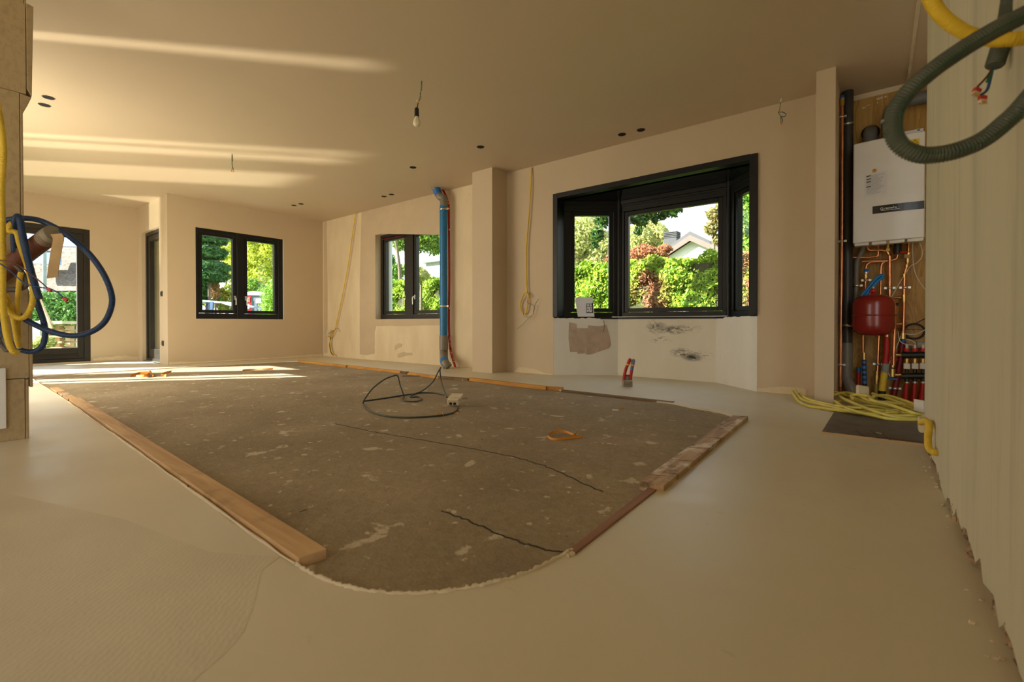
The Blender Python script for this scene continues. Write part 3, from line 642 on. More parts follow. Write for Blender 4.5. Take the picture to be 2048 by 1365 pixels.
# ---------------------------------------------------------------- dark cable with socket box on the concrete
cab = thing('floor_cable', onZ(905, 810, ZC), 'dark green-grey cable looping over the concrete to a cream socket box', 'cable')
def zz(x, y, z=.0): return onZ(x, y, ZC)+Vector((0, 0, .006+z))
def at_base(x, y, base): # point above a floor point at pixel base
    g = onZ(*base, ZC); t = (g-CAM).dot(FW); return dep(x, y, t)
loop1 = [zz(915, 815), zz(912, 824), zz(890, 832), zz(850, 836), zz(805, 837.5), zz(765, 833), zz(738, 823), zz(727, 810), at_base(729, 800, (727, 812)), at_base(745, 778, (742, 806)), at_base(768, 760, (765, 800)), at_base(785, 753, (782, 796)), at_base(795, 752, (790, 795)), at_base(800, 770, (798, 795)), at_base(806, 787, (806, 796)), zz(808, 795)]
B().tube(spline(loop1, 8), .006, 8).build('cable', green_cable, cab)
loop2 = [zz(729, 804), zz(765, 799), zz(803, 793), zz(830, 789), at_base(848, 780, (848, 788)), at_base(866, 764, (864, 783)), at_base(876, 745, (874, 780)), at_base(882, 735, (879, 778)), at_base(880, 742, (879, 779)), at_base(882, 760, (882, 782)), at_base(886, 775, (886, 790)), at_base(894, 795, (894, 806))]
B().tube(spline(loop2, 8), .006, 8).build('cable', green_cable, cab)
B().tube(spline([zz(808, 795), zz(806, 803), zz(830, 805), zz(843, 801), zz(838, 796), zz(820, 796), zz(835, 788), zz(868, 788), zz(888, 792)], 8), .0055, 8).build('cable', green_cable, cab)
c = onZ(907, 813, ZC); sb = B()
ax = Vector((.86, .5, 0)); ay = Vector((-.45, .78, 0)).normalized(); cen = c+Vector((0, .01, .042))
sb.obox(cen, ax*.045, Vector((-.5, .86, .25))*.04, Vector((.1, -.2, .9))*.028); s = sb.build('socket_box', cream_pl, cab, bevel=.006, label='cream double socket box lying on its side')
sb = B().obox(cen+ax*.012+Vector((0, .005, .03)), ax*.045, Vector((-.5, .86, .25))*.036, Vector((.1, -.2, .9))*.010); sb.build('box_lid', cream_pl, cab, bevel=.004)
for dx in (-.018, .012):
    q = cen+ax*dx+Vector((.5, -.86, -.25)).normalized()*.041+Vector((0, 0, -.008)); B().lathe(q, [(.0, -.001), (.011, -.001), (.011, .002), (.008, .002), (.008, -.0005), (0, -.0005)], (.5, -.86, -.25), 14).build('socket_hole', wire_bk, s)
B().tube(spline([zz(924, 800), zz(932, 798), zz(936, 801)], 4), .0025, 6).build('wire_tail', wire_br, cab)

# ---------------------------------------------------------------- blue drain pipe at the back wall
pipe = thing('drain_pipe', (-4.75, 4.53, 0), 'thick blue-wrapped vertical drain pipe standing before the back wall window', 'pipe')
X0, Y0, R = -4.752, 4.525, .055
zt = onY(885, 413, Y0).z; zb = onY(885, 672, Y0).z
B().cyl((X0, Y0, zb), (X0, Y0, zt), R, 22).build('pipe_wrap', blue_pvc, pipe)
e1 = [Vector((X0, Y0, zt-.02)), Vector((X0, Y0, zt+.10)), onY(880, 393, Y0-.02), onY(874, 381, Y0-.04), onY(868, 372, Y0-.06)]
B().tube(spline(e1, 6), .0545, 20).build('top_elbow', grey_pvc, pipe)
a = onY(877.5, 389, Y0-.03); c = onY(873, 379, Y0-.045); B().cyl(a, c, .057, 20).build('blue_band', blue_tape, pipe)
z1 = onY(885, 700, Y0).z
B().cyl((X0, Y0, zb+.005), (X0, Y0, z1), .062, 20).build('socket_sleeve', grey_pvc, pipe)
e2 = spline([Vector((X0, Y0, z1+.01)), Vector((X0, Y0, z1-.07)), onZ(889, 724, .09), onZ(897, 735, .02)], 6)
B().tube(e2, .058, 20).build('bottom_elbow', grey_pvc, pipe)
k = int(len(e2)*.62); B().tube(e2[k:k+3], .061, 20).build('blue_band', blue_tape, pipe)
B().tube(e2[k+4:k+6], .063, 20).build('elbow_rim', grey_pvc, pipe)
for y in (420, 613):
    z = onY(885, y, Y0).z; B().lathe((X0, Y0, z), [(R+.001, -.012), (R+.007, -.012), (R+.007, .012), (R+.001, .012)], n=22).obox((X0+R+.02, Y0, z), (.018, 0, 0), (0, .006, 0), (0, 0, .012)).build('clamp', chrome, pipe)
rt = thing('red_heating_tube', (-4.66, 4.58, 0), 'slim plaster-specked red heating tube right of the blue drain pipe', 'tube')
P = [onY(x, y, 4.60) for x, y in ((880, 374), (886, 381), (893, 395), (897, 412), (898, 460), (898.5, 560), (898, 640), (899, 680), (901, 700), (905, 716), (909, 730), (911, 738))]
B().tube(spline(P, 6), .0165, 12).build('tube', red_pex, rt)
rd = random.Random(3)
for i in range(16):
    f = rd.random(); p = spline(P, 6); q = p[int(f*(len(p)-1))]; B().obox(q+Vector((.012, -.006, 0)), (.006, 0, 0), (0, .008, 0), (0, 0, rd.uniform(.004, .012))).build('plaster_fleck', plaster_rough, rt)

# ---------------------------------------------------------------- yellow conduits on the walls
yc = thing('yellow_conduit', onY(714, 424, 4.65), 'yellow conduit slanting down the back wall to a cream socket', 'conduit')
P = [onY(714, 423, 4.655), onY(711, 430, 4.63), onY(706, 460, 4.62), onY(698, 520, 4.62), onY(689, 570, 4.62), onY(681, 610, 4.62), onY(674, 640, 4.62), onY(671, 657, 4.62), onY(667, 668, 4.62), onY(661, 675, 4.62), onY(656, 672, 4.62), onY(655, 666, 4.63)]
B().tube(spline(P, 6), .009, 9).build('conduit', yel, yc)
B().tube(spline([onY(660.5, 676, 4.62), onY(661, 690, 4.62), onY(663, 702, 4.62), onY(667, 709, 4.62), onY(672, 711, 4.64)], 6), .008, 9).build('conduit', yel, yc)
B().tube(spline([onY(662, 675, 4.62), onY(659.5, 690, 4.62), onY(662, 705, 4.62), onY(667, 711, 4.64)], 6), .007, 9).build('black_cable', wire_bk, yc)
b = B(); c = onY(660, 667, 4.63); b.obox(c, (.055, 0, .004), (0, .035, 0), (0, 0, .05)); s = b.build('wall_socket', cream_pl, yc, bevel=.006)
B().obox(c+Vector((.03, -.01, .03)), (.035, 0, 0), (0, .035, 0), (0, 0, .03)).build('socket_cover', cream_pl, yc, bevel=.004)
B().tube(spline([onY(656, 668, 4.58), onY(662, 665, 4.57), onY(669, 661, 4.58), onY(672, 657, 4.58), onY(677, 658, 4.58), onY(681, 664, 4.58)], 5), .003, 6).build('wire', wire_bk, yc)
yc = thing('yellow_conduit', onY(1063, 337, YB-.01), 'yellow conduit hanging on the bay wall with a loop and loose wires', 'conduit')
Yc = YB-.03
P = [onY(1063, 336, YB-.012), onY(1061.5, 370, Yc), onY(1058, 430, Yc), onY(1053, 490, Yc), onY(1053, 560, Yc), onY(1054, 580, Yc), onY(1055.5, 600, Yc), onY(1053.5, 620, Yc), onY(1049, 628, Yc), onY(1043, 623, Yc), onY(1040.5, 610, Yc), onY(1044, 597, Yc-.01), onY(1050, 586, Yc-.02), onY(1055, 588, Yc-.02), onY(1058, 595, Yc-.02)]
B().tube(spline(P, 7), .0085, 10).build('conduit', yel, yc)
for P, m in (([(1054, 602), (1057, 607), (1065, 610), (1069, 616), (1066, 628)], wire_bk), ([(1066, 630), (1068, 617), (1072, 606), (1077, 598)], wire_bl), ([(1046, 626), (1049, 633), (1056, 635), (1063, 632), (1066, 629)], wire_br), ([(1064, 633), (1053, 641), (1046, 649), (1035, 658)], wire_gn)):
    B().tube(spline([onY(x, y, Yc-.01) for x, y in P], 6), .0022, 6).build('wire', m, yc)
B().obox(onY(1066, 629, Yc-.01), (.012, 0, 0), (0, .006, 0), (0, 0, .006)).build('connector', orange, yc)

# sockets on walls
def switch(loc, d, n, label, w=.04, h=.04):
    loc = Vector(loc); d = Vector(d); n = Vector(n); r = thing('wall_switch', loc, label, 'switch', 'black wall boxes')
    B().obox(loc, d*w, n*.006, (0, 0, h)).build('plate', black_pl, r, bevel=.003)
    for sg in (-1, 1): B().obox(loc+d*w*.45*sg+n*.008, d*w*.3, n*.004, (0, 0, h*.6)).build('rocker', dark_pvc, r)
switch(onY(323.5, 588, YA), (1, 0, 0), (0, -1, 0), 'black double switch at mid height on the alcove wall edge')
switch(onY(326, 687, YA), (1, 0, 0), (0, -1, 0), 'black double socket low on the alcove wall edge')
r = thing('wall_switch', onY(1637, 527, YB), 'black wall box just left of the slim wall end at the niche', 'switch', 'black wall boxes')
B().obox(onY(1637, 527, YB-.01), (.012, 0, 0), (0, .012, 0), (0, 0, .03)).build('plate', black_pl, r)

# ---------------------------------------------------------------- ceiling spots and hanging wires
base = None
SP = [((97, 195), 'upper recessed black spot of the pair at the far left, near the column top'), ((89, 210), 'lower recessed black spot of the pair at the far left, near the column top'), ((1244, 269), 'recessed black spot above the bay, left one of the pair'), ((1282, 260), 'recessed black spot above the bay, right one of the pair'),
      ((961, 294), 'single recessed black spot nearest the beige pier'), ((826, 335), 'single recessed black spot left of the blue pipe top'), ((768, 393), 'recessed black spot above the back window, left one of the pair'), ((783, 389), 'recessed black spot above the back window, right one of the pair'), ((588, 411), 'recessed black spot before the corner, left one of the pair'), ((602, 408), 'recessed black spot before the corner, right one of the pair')]
rim_b = B().lathe((0, 0, 0), [(.034, -.0005), (.040, -.003), (.042, 0)], n=20); 
for (x, y), lab in SP:
    p = onZ(x, y, H)
    if base is None:
        base = thing('recessed_spot', p, lab, 'ceiling spot', 'recessed ceiling spots'); base_parts = []
        for nm, prof, m in (('rim', [(.034, -.0005), (.038, -.004), (.042, -.0005)], black_pl), ('dark_cup', [(.035, -.001), (0, -.0012)], simple('spot_hole', (.004, .004, .004), .9, var=0))):
            ob = B().lathe((0, 0, 0), prof, n=20).build(nm, m); ob.parent = base; base_parts.append(ob)
    else:
        r = base.copy(); COL.objects.link(r); r.location = p; r['label'] = lab
        for q in base_parts: z = q.copy(); COL.objects.link(z); z.parent = r
def hang(name, px, dz, label, cat):
    p = onZ(*px, H); return thing(name, p, label, cat), p
r, p = hang('pendant_bulb', (843, 162), 0, 'bare bulb in a black holder hanging on twisted wires from the ceiling', 'light')
t = (p-CAM).dot(FW)
P = [p, dep(842, 178, t), dep(841, 190, t), dep(838, 200, t), dep(837, 206, t)]
B().tube(spline(P, 5), .0022, 6).build('wire', wire_gn, r); B().tube(spline([p+Vector((.004, 0, 0)), dep(843.5, 178, t), dep(840, 188, t), dep(842, 196, t), dep(838, 202, t)], 5), .0018, 6).build('wire', wire_bk, r)
B().obox(dep(837, 205, t), RT*.006, FW*.006, UP*.007).build('connector', orange, r); B().obox(dep(834, 202, t), RT*.006, FW*.005, UP*.006).build('connector', white_pl, r)
B().tube([dep(836, 206, t), dep(834.5, 217, t)], .004, 8).build('flex', wire_bk, r)
hd = dep(833.5, 225, t); B().lathe(hd, [(.004, .04), (.013, .034), (.017, .024), (.018, -.03), (.019, -.034), (.0, -.034)], n=18).build('lamp_holder', black_pl, r)
B().lathe(hd-Vector((0, 0, .034)), [(.013, .004), (.0155, -.006), (.022, -.022), (.0275, -.036), (.0295, -.048), (.027, -.062), (.02, -.073), (.010, -.079), (0, -.0805)], n=22).build('bulb', bulb_m, r)
r, p = hang('ceiling_wire', (464, 308), 0, 'loose wires with an orange connector hanging from the ceiling before the window wall', 'wire'); t = (p-CAM).dot(FW)
B().tube(spline([p, dep(465.5, 318, t), dep(464, 328, t), dep(467, 340, t)], 5), .0035, 6).build('wire', wire_bk, r); B().tube(spline([p, dep(463.5, 320, t), dep(465, 332, t), dep(463, 344, t)], 5), .003, 6).build('wire', wire_gn, r)
B().obox(dep(466, 343, t), RT*.008, FW*.007, UP*.007).build('connector', orange, r)
r, p = hang('ceiling_wire', (1563, 197), 0, 'loose wires with a loop hanging from the ceiling right of the bay', 'wire'); t = (p-CAM).dot(FW)
B().tube(spline([p, dep(1561, 207, t), dep(1559, 220, t), dep(1557, 226, t), dep(1561, 233, t), dep(1562, 245, t)], 5), .0028, 6).build('wire', wire_gn, r)
B().tube(spline([dep(1557, 226, t), dep(1562, 224, t), dep(1569, 226, t), dep(1572, 230, t), dep(1568, 234, t), dep(1562, 233, t), dep(1565, 240, t), dep(1564, 246, t)], 5), .0026, 6).build('wire', wire_bl, r)
B().cyl(p, dep(1561, 204, t), .006, 8).build('sleeve', white_pl, r); B().obox(dep(1562.5, 247, t), RT*.008, FW*.006, UP*.006).build('connector', orange, r)

# ---------------------------------------------------------------- pipe stub, paper and strip at the bay
r = thing('pipe_stub', (-1.88, 4.25, 0), 'two capped red pipe ends rising from a concrete collar in front of the bay', 'pipe')
cc = onZ(1257, 774); 
a, c = onZ(1244.5, 773), onZ(1261, 774); t = (a-CAM).dot(FW)
B().obox(cc+Vector((-.018, .01, .03)), RT*.045, FW*.03, UP*.034).build('collar', simple('collar_cement', (.30, .27, .22), .9, var=.35, vs=30, bs=50, bstr=.6), r, bevel=.008)
B().tube([dep(1255, 765, t+.01), dep(1255, 752, t+.01)], .020, 12).build('sleeve', simple('cement_sleeve', (.36, .34, .30), .9, var=.3, vs=40), r); B().cyl(dep(1255, 753, t+.01), dep(1255, 750, t+.01), .021, 12).build('sleeve_rim', red_pl, r)
for pts, cap in ((((1247, 766), (1249, 750), (1252, 738), (1255, 731)), red_pl), (((1260.5, 766), (1262, 750), (1264, 738), (1265, 732)), simple('blue_grey_cap', (.15, .20, .28), .4, var=.05))):
    B().tube(spline([dep(x, y, t-.01) for x, y in pts], 5), .0145, 12).build('pipe', red_pex, r)
    (x, y), (x2, y2) = pts[-1], pts[-2]; dx = (x-x2)/(y2-y)
    B().cyl(dep(x, y, t-.01), dep(x+dx*2.2, y-2.2, t-.01), .0175, 12).build('ring', yel, r)
    q = dep(x+dx*2, y-2, t-.01); q2 = dep(x+dx*14, y-14, t-.01); ax = (q2-q); B().lathe(q, [(.0165, 0), (.017, ax.length*.6), (.015, ax.length*.85), (.008, ax.length*.97), (0, ax.length)], ax, 14).build('cap', cap, r)
B().cyl(dep(1263.5, 740, t-.01), dep(1264.5, 734, t-.01), .0155, 12).build('blue_tape', blue_tape, r)
r = thing('floor_plan_sheet', (-2.75, 4.7, .68), 'folded white paper with a printed floor plan leaning in the left bay window', 'paper')
def onpa(x, y, k=0): # sheet plane: leaning against the left pane
    n = Vector((P1[1]-P0[1], -(P1[0]-P0[0]), 0)).normalized()+Vector((0, 0, .18)); a = Vector((-2.70, 4.87-.05, .68))+n*.01; rr = ray(x, y); return CAM+rr*((a-CAM).dot(n)/rr.dot(n)) + n*k
B().prism([onpa(*q) for q in ((1151, 597), (1157, 594), (1163, 595), (1185, 595), (1187, 610), (1189, 634), (1175, 634), (1156, 634), (1153, 618))], (0, -.002, 0)).build('sheet', paper, r)
B().prism([onpa(*q, .004) for q in ((1157, 594), (1170, 595.5), (1184, 595), (1187, 616), (1188.5, 634), (1162, 634), (1157, 612))], (0, -.002, 0)).build('sheet', paper, r)
b = B()
for x0, y0, x1, y1 in ((1172, 608, 1184, 609), (1172, 608, 1173, 626), (1184, 606, 1186, 626), (1173, 613.5, 1185, 614.5), (1173, 625, 1186, 627), (1178, 608, 1179, 613), (1181, 616, 1182.2, 621), (1174, 618, 1177, 620), (1177, 622, 1178, 626), (1183, 609, 1184, 612)):
    b.prism([onpa(x, y, .0085) for x, y in ((x0, y0), (x1, y0+.1), (x1, max(y1, y0+1)), (x0, max(y1, y0+1)))], (0, -.0006, 0))
b.build('printed_plan', ink, r, label='dark printed floor plan lines')
b = B().seg(onY(1226, 628, 5.02), onY(1456, 626, 5.04), -.03, -.012, .678, .682); tag(b.build('metal_strip', steel_bar), 'thin bright metal strip lying along the bay window sill', 'strip')

# ---------------------------------------------------------------- boiler niche
YN = 4.80
struct('wall_plywood', B().box(-.244, .75, YN, YN+.02, -.1, onY(1705, 203, YN).z), ply, 'plywood back panel of the boiler niche')
rd = random.Random(8); b = B()
for (x, y, sx, sy) in ((1757, 198, 5, 2.5), (1763, 196, 4, 2.5), (1771, 194, 3, 2), (1755, 206, 1.6, 2.5), (1728, 216, 5, 1.6), (1736, 211, 5, 1.2), (1800, 190, 2, 1.2)):
    pts = [onY(x+sx*math.cos(a)*rd.uniform(.7, 1.2)-0, y+sy*math.sin(a)*rd.uniform(.7, 1.2)-sx*math.cos(a)*.2, YN) for a in [i*math.pi/4 for i in range(8)]]; b.prism(pts, (0, -.004, 0))
b.build('plaster_splash', plaster_rough, bpy.data.objects['wall_plywood'], kind='stuff', label='pale plaster splashes at the top of the plywood')
def N(x, y, Y=4.72): return onY(x, y, Y)
def pipe_(name, pts, r, m, parent, Y=4.72, n=12, sm=6): return B().tube(spline([N(p[0], p[1], p[2] if len(p) > 2 else Y) for p in pts], sm), r, n).build(name, m, parent)
# boiler
X0, X1 = -.146, .274; Z0, Z1 = 1.228, 2.000; YF = 4.50
bo = thing('boiler', (.06, 4.65, Z0), 'white wall-hung boiler still in plastic on the plywood panel', 'boiler')
n = 10; front = [(X0+(X1-X0)*i/n, YF-.018*math.sin(math.pi*i/n)) for i in range(n+1)]
B().prism([(x, y, Z0) for x, y in front]+[(X1, YN-.02, Z0), (X0, YN-.02, Z0)], (0, 0, Z1-Z0)).build('casing', white_en, bo, bevel=.006)
b = B()
for i in range(4): b.box(X0+.01+i*.105, X0+.10+i*.105, YF+.005, YF+.06, Z0-.022, Z0)
b.build('bottom_flange', white_pl, bo, bevel=.003)
YP = YF-.0235
b = B(); zb0, zb1 = onY(1746, 428, YP).z, onY(1746, 414, YP).z; xa = onY(1745, 420, YP).x
pts = [(xa+(X1-.004-xa)*i/8) for i in range(9)]
yfr = lambda x: YF-.018*math.sin(math.pi*(x-X0)/(X1-X0))
b.prism([(x, yfr(x)-.004, zb0) for x in pts]+[(x, yfr(x)+.004, zb0) for x in pts[::-1]], (0, 0, zb1-zb0+.004)); b.build('control_band', simple('black_gloss_band', (.006, .006, .006), .2, var=0), bo)
def text(s, size, p, m, parent, ux=(1, 0, 0), name='lettering', ext=.0006):
    cu = bpy.data.curves.new(name, 'FONT'); cu.body = s; cu.size = size; cu.extrude = ext; tmp = bpy.data.objects.new('t', cu); COL.objects.link(tmp)
    dg = bpy.context.evaluated_depsgraph_get(); me = bpy.data.meshes.new_from_object(tmp.evaluated_get(dg)); bpy.data.objects.remove(tmp); bpy.data.curves.remove(cu)
    ux = Vector(ux).normalized(); nrm = Vector((ux.y, -ux.x, 0)); M = Matrix((ux, Vector((0, 0, 1)), nrm)).transposed().to_4x4(); M.translation = Vector(p); me.transform(M)
    me.materials.append(m); o = bpy.data.objects.new(name, me); COL.objects.link(o); o.parent = parent; o.matrix_parent_inverse = world_of(parent).inverted(); return o
tw = simple('white_print', (.8, .8, .78), .5, var=0)
px_ = xa+.052; text('remeha', .024, (px_+.018, yfr(px_+.05)-.0062, zb0+.024), tw, bo)
B().lathe((px_+.003, yfr(px_)-.0058, zb0+.031), [(.009, 0), (.009, .001), (.0055, .001), (.0055, 0)], (0, -1, 0), 14).box(px_+.003, px_+.015, yfr(px_)-.0066, yfr(px_)-.0055, zb0+.024, zb0+.027).build('emblem', tw, bo)
B().box(px_-.002, px_+.105, yfr(px_)-.0068, yfr(px_)-.0055, zb0+.016, zb0+.018).build('underline', chrome, bo)
# document on the boiler front
dA, dB = onY(1728, 395, YP), onY(1774, 343, YP)
yd = lambda x: yfr(x)-.0025
doc = B().prism([(dA.x, yd(dA.x), dA.z), (dB.x, yd(dB.x), dA.z+.006), (dB.x, yd(dB.x), dB.z+.01), (dA.x, yd(dA.x), dB.z)], (0, -.001, 0)).build('document', simple('doc_paper', (.70, .69, .70), .6, var=.02), bo)
b = B(); rd = random.Random(2); Wd = dB.x-dA.x; Hd = dB.z-dA.z
for i in range(24):
    z = dB.z-.012-Hd*.86*i/24; x0 = dA.x+Wd*.10; x1 = dA.x+Wd*rd.uniform(.6, .9); b.prism([(x0, yd(x0)-.0012, z), (x1, yd(x1)-.0012, z+.003), (x1, yd(x1)-.0012, z+.0042), (x0, yd(x0)-.0012, z+.0012)], (0, -.0004, 0))
b.build('printed_lines', simple('grey_print', (.22, .22, .24), .6, var=0), doc)
b = B()
for f in (.10, .24, .36, .58): z = dB.z-Hd*f; x0 = dA.x+Wd*.1; x1 = dA.x+Wd*.3; b.prism([(x0, yd(x0)-.0018, z), (x1, yd(x1)-.0018, z+.003), (x1, yd(x1)-.0018, z+.010), (x0, yd(x0)-.0018, z+.007)], (0, -.0004, 0))
b.build('printed_headings', ink, doc, kind='stuff')
q = onY(1749, 341, YP-.002); B().lathe((q.x, yd(q.x)-.002, q.z), [(.013, 0), (.013, .001), (0, .001)], (0, -1, 0), 16).build('orange_dot', orange, bo)
# yellow warning sticker: triangle with mark over an open book
sA, sB = onY(1821, 298, YP), onY(1839.5, 275, YP); ys = yfr((sA.x+sB.x)/2)-.003
st = B().prism([(sA.x, ys+.0, sA.z), (sB.x, ys+.003, sA.z), (sB.x, ys+.003, sB.z), (sA.x, ys, sB.z)], (0, -.001, 0)).build('warning_sticker', simple('sticker_yellow', (.75, .55, .02), .5, var=0), bo)
b = B(); W_ = sB.x-sA.x; H_ = sB.z-sA.z; ym = ys-.0013
def ln(p, q, wd=.0022): b.strip([(sA.x+W_*p[0], ym, sA.z+H_*p[1]), (sA.x+W_*q[0], ym, sA.z+H_*q[1])], Vector((-(q[1]-p[1])*H_, 0, (q[0]-p[0])*W_)), wd, .0005)
for p, q in (((.15, .53), (.5, .95)), ((.5, .95), (.85, .53)), ((.12, .54), (.88, .54)), ((.5, .83), (.5, .66)), ((.5, .62), (.5, .58)), ((.15, .12), (.15, .42)), ((.5, .08), (.5, .38)), ((.85, .12), (.85, .42)), ((.15, .42), (.5, .38)), ((.5, .38), (.85, .42)), ((.15, .12), (.5, .08)), ((.5, .08), (.85, .12))): ln(p, q)
b.build('warning_symbol', ink, st)
cA = onY(1806, 268, YN-.06); b = B().prism([onY(x, y, YN-.08) for x, y in ((1806, 278), (1806, 264), (1847, 256), (1847, 276))], (0, .004, 0)); pc = tag(b.build('paper_card', paper), 'white card standing on top of the boiler', 'paper')
B().prism([onY(x, y, YN-.0815) for x, y in ((1834, 262), (1840, 261), (1840, 258.5), (1834, 259.5))], (0, .001, 0)).build('blue_mark', blue_tape, pc)
# flue pipes
fl1 = thing('flue_pipe', N(1790, 290), 'thick grey flue pipe bending right above the boiler', 'pipe')
P = [N(x, y, 4.66) for x, y in ((1779, 300), (1779, 262), (1779, 243), (1784, 222), (1800, 206), (1825, 199), (1868, 192))]
B().tube(spline(P, 6), .050, 18).build('pipe', simple('flue_grey', (.13, .135, .135), .45, var=.05), fl1)
z = N(1779, 240, 4.66); B().tube([N(1779, 245, 4.66), N(1779, 239, 4.66)], .058, 18).obox(z+Vector((.065, 0, 0)), (.012, 0, 0), (0, .01, 0), (0, 0, .015)).build('clip', white_pl, fl1)
fl2 = thing('flue_stub', N(1740, 290), 'short round grey flue elbow going into the plywood above the boiler', 'pipe')
B().tube(spline([N(1740, 300, 4.70), N(1740, 275, 4.70), N(1740, 266, 4.73), N(1741, 263, 4.79)], 5), .048, 18).build('pipe', simple('flue_grey', (.13, .135, .135), .45), fl2)
B().lathe(N(1741, 266, 4.797), [(.05, 0), (.062, 0), (.062, .004), (.05, .004)], (0, -1, 0), 20).build('wall_rosette', black_pl, fl2)
# pencil mark beside the stub, written on the plywood
text('UFO', .022, N(1752, 262, YN-.001), ink, bpy.data.objects['wall_plywood'])
# drain and left copper pipe
dr = thing('niche_drain_pipe', (-.18, 4.70, 0), 'tall dark drain pipe with grey foot at the left of the niche', 'pipe')
B().cyl(N(1695.5, 180, 4.70), N(1693, 690, 4.70), .040, 18).build('pipe', dark_pvc, dr)
B().cyl(N(1693, 686, 4.70), N(1692, 735, 4.70), .044, 18).build('coupling', grey_pvc, dr)
P = [N(1692, 730, 4.70), N(1692, 752, 4.70), N(1695, 765, 4.68), N(1702, 778, 4.66), N(1703, 790, 4.66), N(1703, 800, 4.66)]
B().tube(spline(P, 6), .042, 18).build('elbow', grey_pvc, dr)
for y in (250, 651): z = N(1694.5, y, 4.70); B().lathe(z, [(.041, -.01), (.046, -.01), (.046, .01), (.041, .01)], n=18).obox(z+Vector((0, .06, 0)), (.006, 0, 0), (0, .03, 0), (0, 0, .006)).build('clamp', chrome, dr)
def clamp(parent, x, y, Y, r=.02, two=True):
    z = N(x, y, Y); b = B().lathe(z, [(r, -.009), (r+.004, -.009), (r+.004, .009), (r, .009)], n=14)
    for sg in (-1, 1): b.obox(z+Vector((sg*(r+.010), 0, 0)), (.009, 0, 0), (0, .006, 0), (0, 0, .008))
    b.cyl(z, z+Vector((0, YN-Y, 0)), .004, 8); return b.build('clamp', chrome, parent)
cp = thing('copper_riser', (-.2, 4.6, 0), 'tall copper pipe beside the dark drain pipe in the niche', 'pipe')
pipe_('pipe', [(1684.5, 208), (1684.5, 300), (1684, 460), (1682, 620), (1680.8, 760), (1680.5, 776), (1683, 790, 4.66)], .0115, copper, cp, 4.62)
B().cyl(N(1684.5, 212, 4.62), N(1684.5, 197, 4.62), .017, 12).build('fitting', brass, cp); B().cyl(N(1685, 199, 4.62), N(1685, 192, 4.62), .015, 12).build('blue_cap', blue_tape, cp)
for y in (234, 483, 730): clamp(cp, 1683.5-(y > 500)*1.5-(y > 700), y, 4.62, .014)
# pipework under the boiler
pw = thing('boiler_pipework', N(1770, 520), 'copper pipes with brass fittings running down from under the boiler', 'pipework')
for pts, r in (([(1703, 515.6), (1735, 515), (1752, 513.5), (1756, 511), (1756.6, 505), (1756.6, 484)], .009), ([(1735, 484), (1735.5, 494), (1739, 500.5), (1754, 500.7), (1766, 501), (1773, 503), (1778, 510), (1779.5, 520), (1779.5, 620)], .013),
               ([(1795.5, 506), (1795, 513), (1791, 518.5), (1776, 521.5), (1740, 522.5), (1724, 524)], .010), ([(1775, 523), (1755, 524), (1742, 525), (1734, 529.5), (1731.5, 538)], .010),
               ([(1731, 548), (1730.8, 574), (1730, 600)], .010), ([(1769, 524.5), (1764, 528), (1762, 538), (1761.5, 560), (1760.5, 610)], .010),
               ([(1816.8, 482), (1817, 506), (1816, 520), (1814, 532), (1810, 546), (1809, 560), (1808, 600), (1806.8, 650), (1805.4, 678)], .0125), ([(1789, 596), (1808, 596)], .009), ([(1792, 648.5), (1808, 648.5)], .010),
               ([(1790.5, 612), (1789, 660), (1787, 731)], .0115), ([(1726, 668), (1726, 708)], .009), ([(1758, 670), (1756.5, 705), (1755, 745)], .011)):
    pipe_('copper_pipe', pts, r, copper, pw, 4.72 if pts[0][0] not in (1790.5,) else 4.69, 10, 5)
for x, y0, y1, r in ((1776, 486, 497, .02), (1775.8, 497, 506, .014), (1817, 505, 516, .018), (1815.5, 517, 526, .016), (1813.5, 530, 535, .016), (1808, 590, 605, .017), (1806, 666, 678, .018), (1785.5, 725, 735, .016), (1785, 738, 754, .020), (1728, 706, 716, .014), (1728, 716, 722, .016), (1754, 742, 750, .014), (1753.5, 750, 760, .018), (1753, 760, 768, .014), (1774, 664, 676, .017), (1808.5, 548, 556, .016), (1731.5, 549, 557, .016)):
    B().cyl(N(x, y0, 4.71), N(x, y1, 4.71), r, 8).build('brass_fitting', brass, pw)
B().cyl(N(1786, 750.5, 4.71), N(1803, 750, 4.71), .014, 8).build('brass_fitting', brass, pw); B().cyl(N(1786, 710, 4.75), N(1803, 710.5, 4.75), .014, 8).build('brass_fitting', brass, pw)
B().cyl(N(1776, 500, 4.70), N(1776, 500, 4.66), .014, 8).build('yellow_gas_tap', yel, pw)
for x, y, r in ((1779.5, 576.5, .016), (1810, 575.5, .016), (1732.5, 561, .014), (1756.5, 728.5, .015)): clamp(pw, x, y, 4.72, r)
b = B().cyl(N(1795, 508, 4.68), N(1796, 484, 4.68), .026, 12).cyl(N(1786, 498, 4.68), N(1795, 498, 4.68), .012, 10).cyl(N(1796, 494, 4.68), N(1802, 494, 4.68), .014, 10); b.build('filling_valve', black_pl, pw)
B().obox(N(1809, 505, 4.68), RT*.035, FW*.004, UP*.006).build('valve_lever', red_pl, pw); B().obox(N(1812, 513, 4.68), RT*.022, FW*.012, UP*.012).build('gauge', chrome, pw)
B().cyl(N(1732.5, 548, 4.70), N(1732, 540, 4.70), .018, 10).build('valve_body', chrome, pw); B().obox(N(1733, 541, 4.66), RT*.018, FW*.006, UP*.010).build('valve_handle', blue_tape, pw)
B().obox(N(1785, 758.5, 4.67), RT*.034, FW*.006, UP*.006).build('valve_handle', blue_tape, pw); B().obox(N(1786, 719.5, 4.70), RT*.034, FW*.006, UP*.008).build('valve_handle', red_pl, pw)
B().cyl(N(1792, 609, 4.68), N(1797, 608, 4.68), .011, 8).build('vent_cap', black_pl, pw)
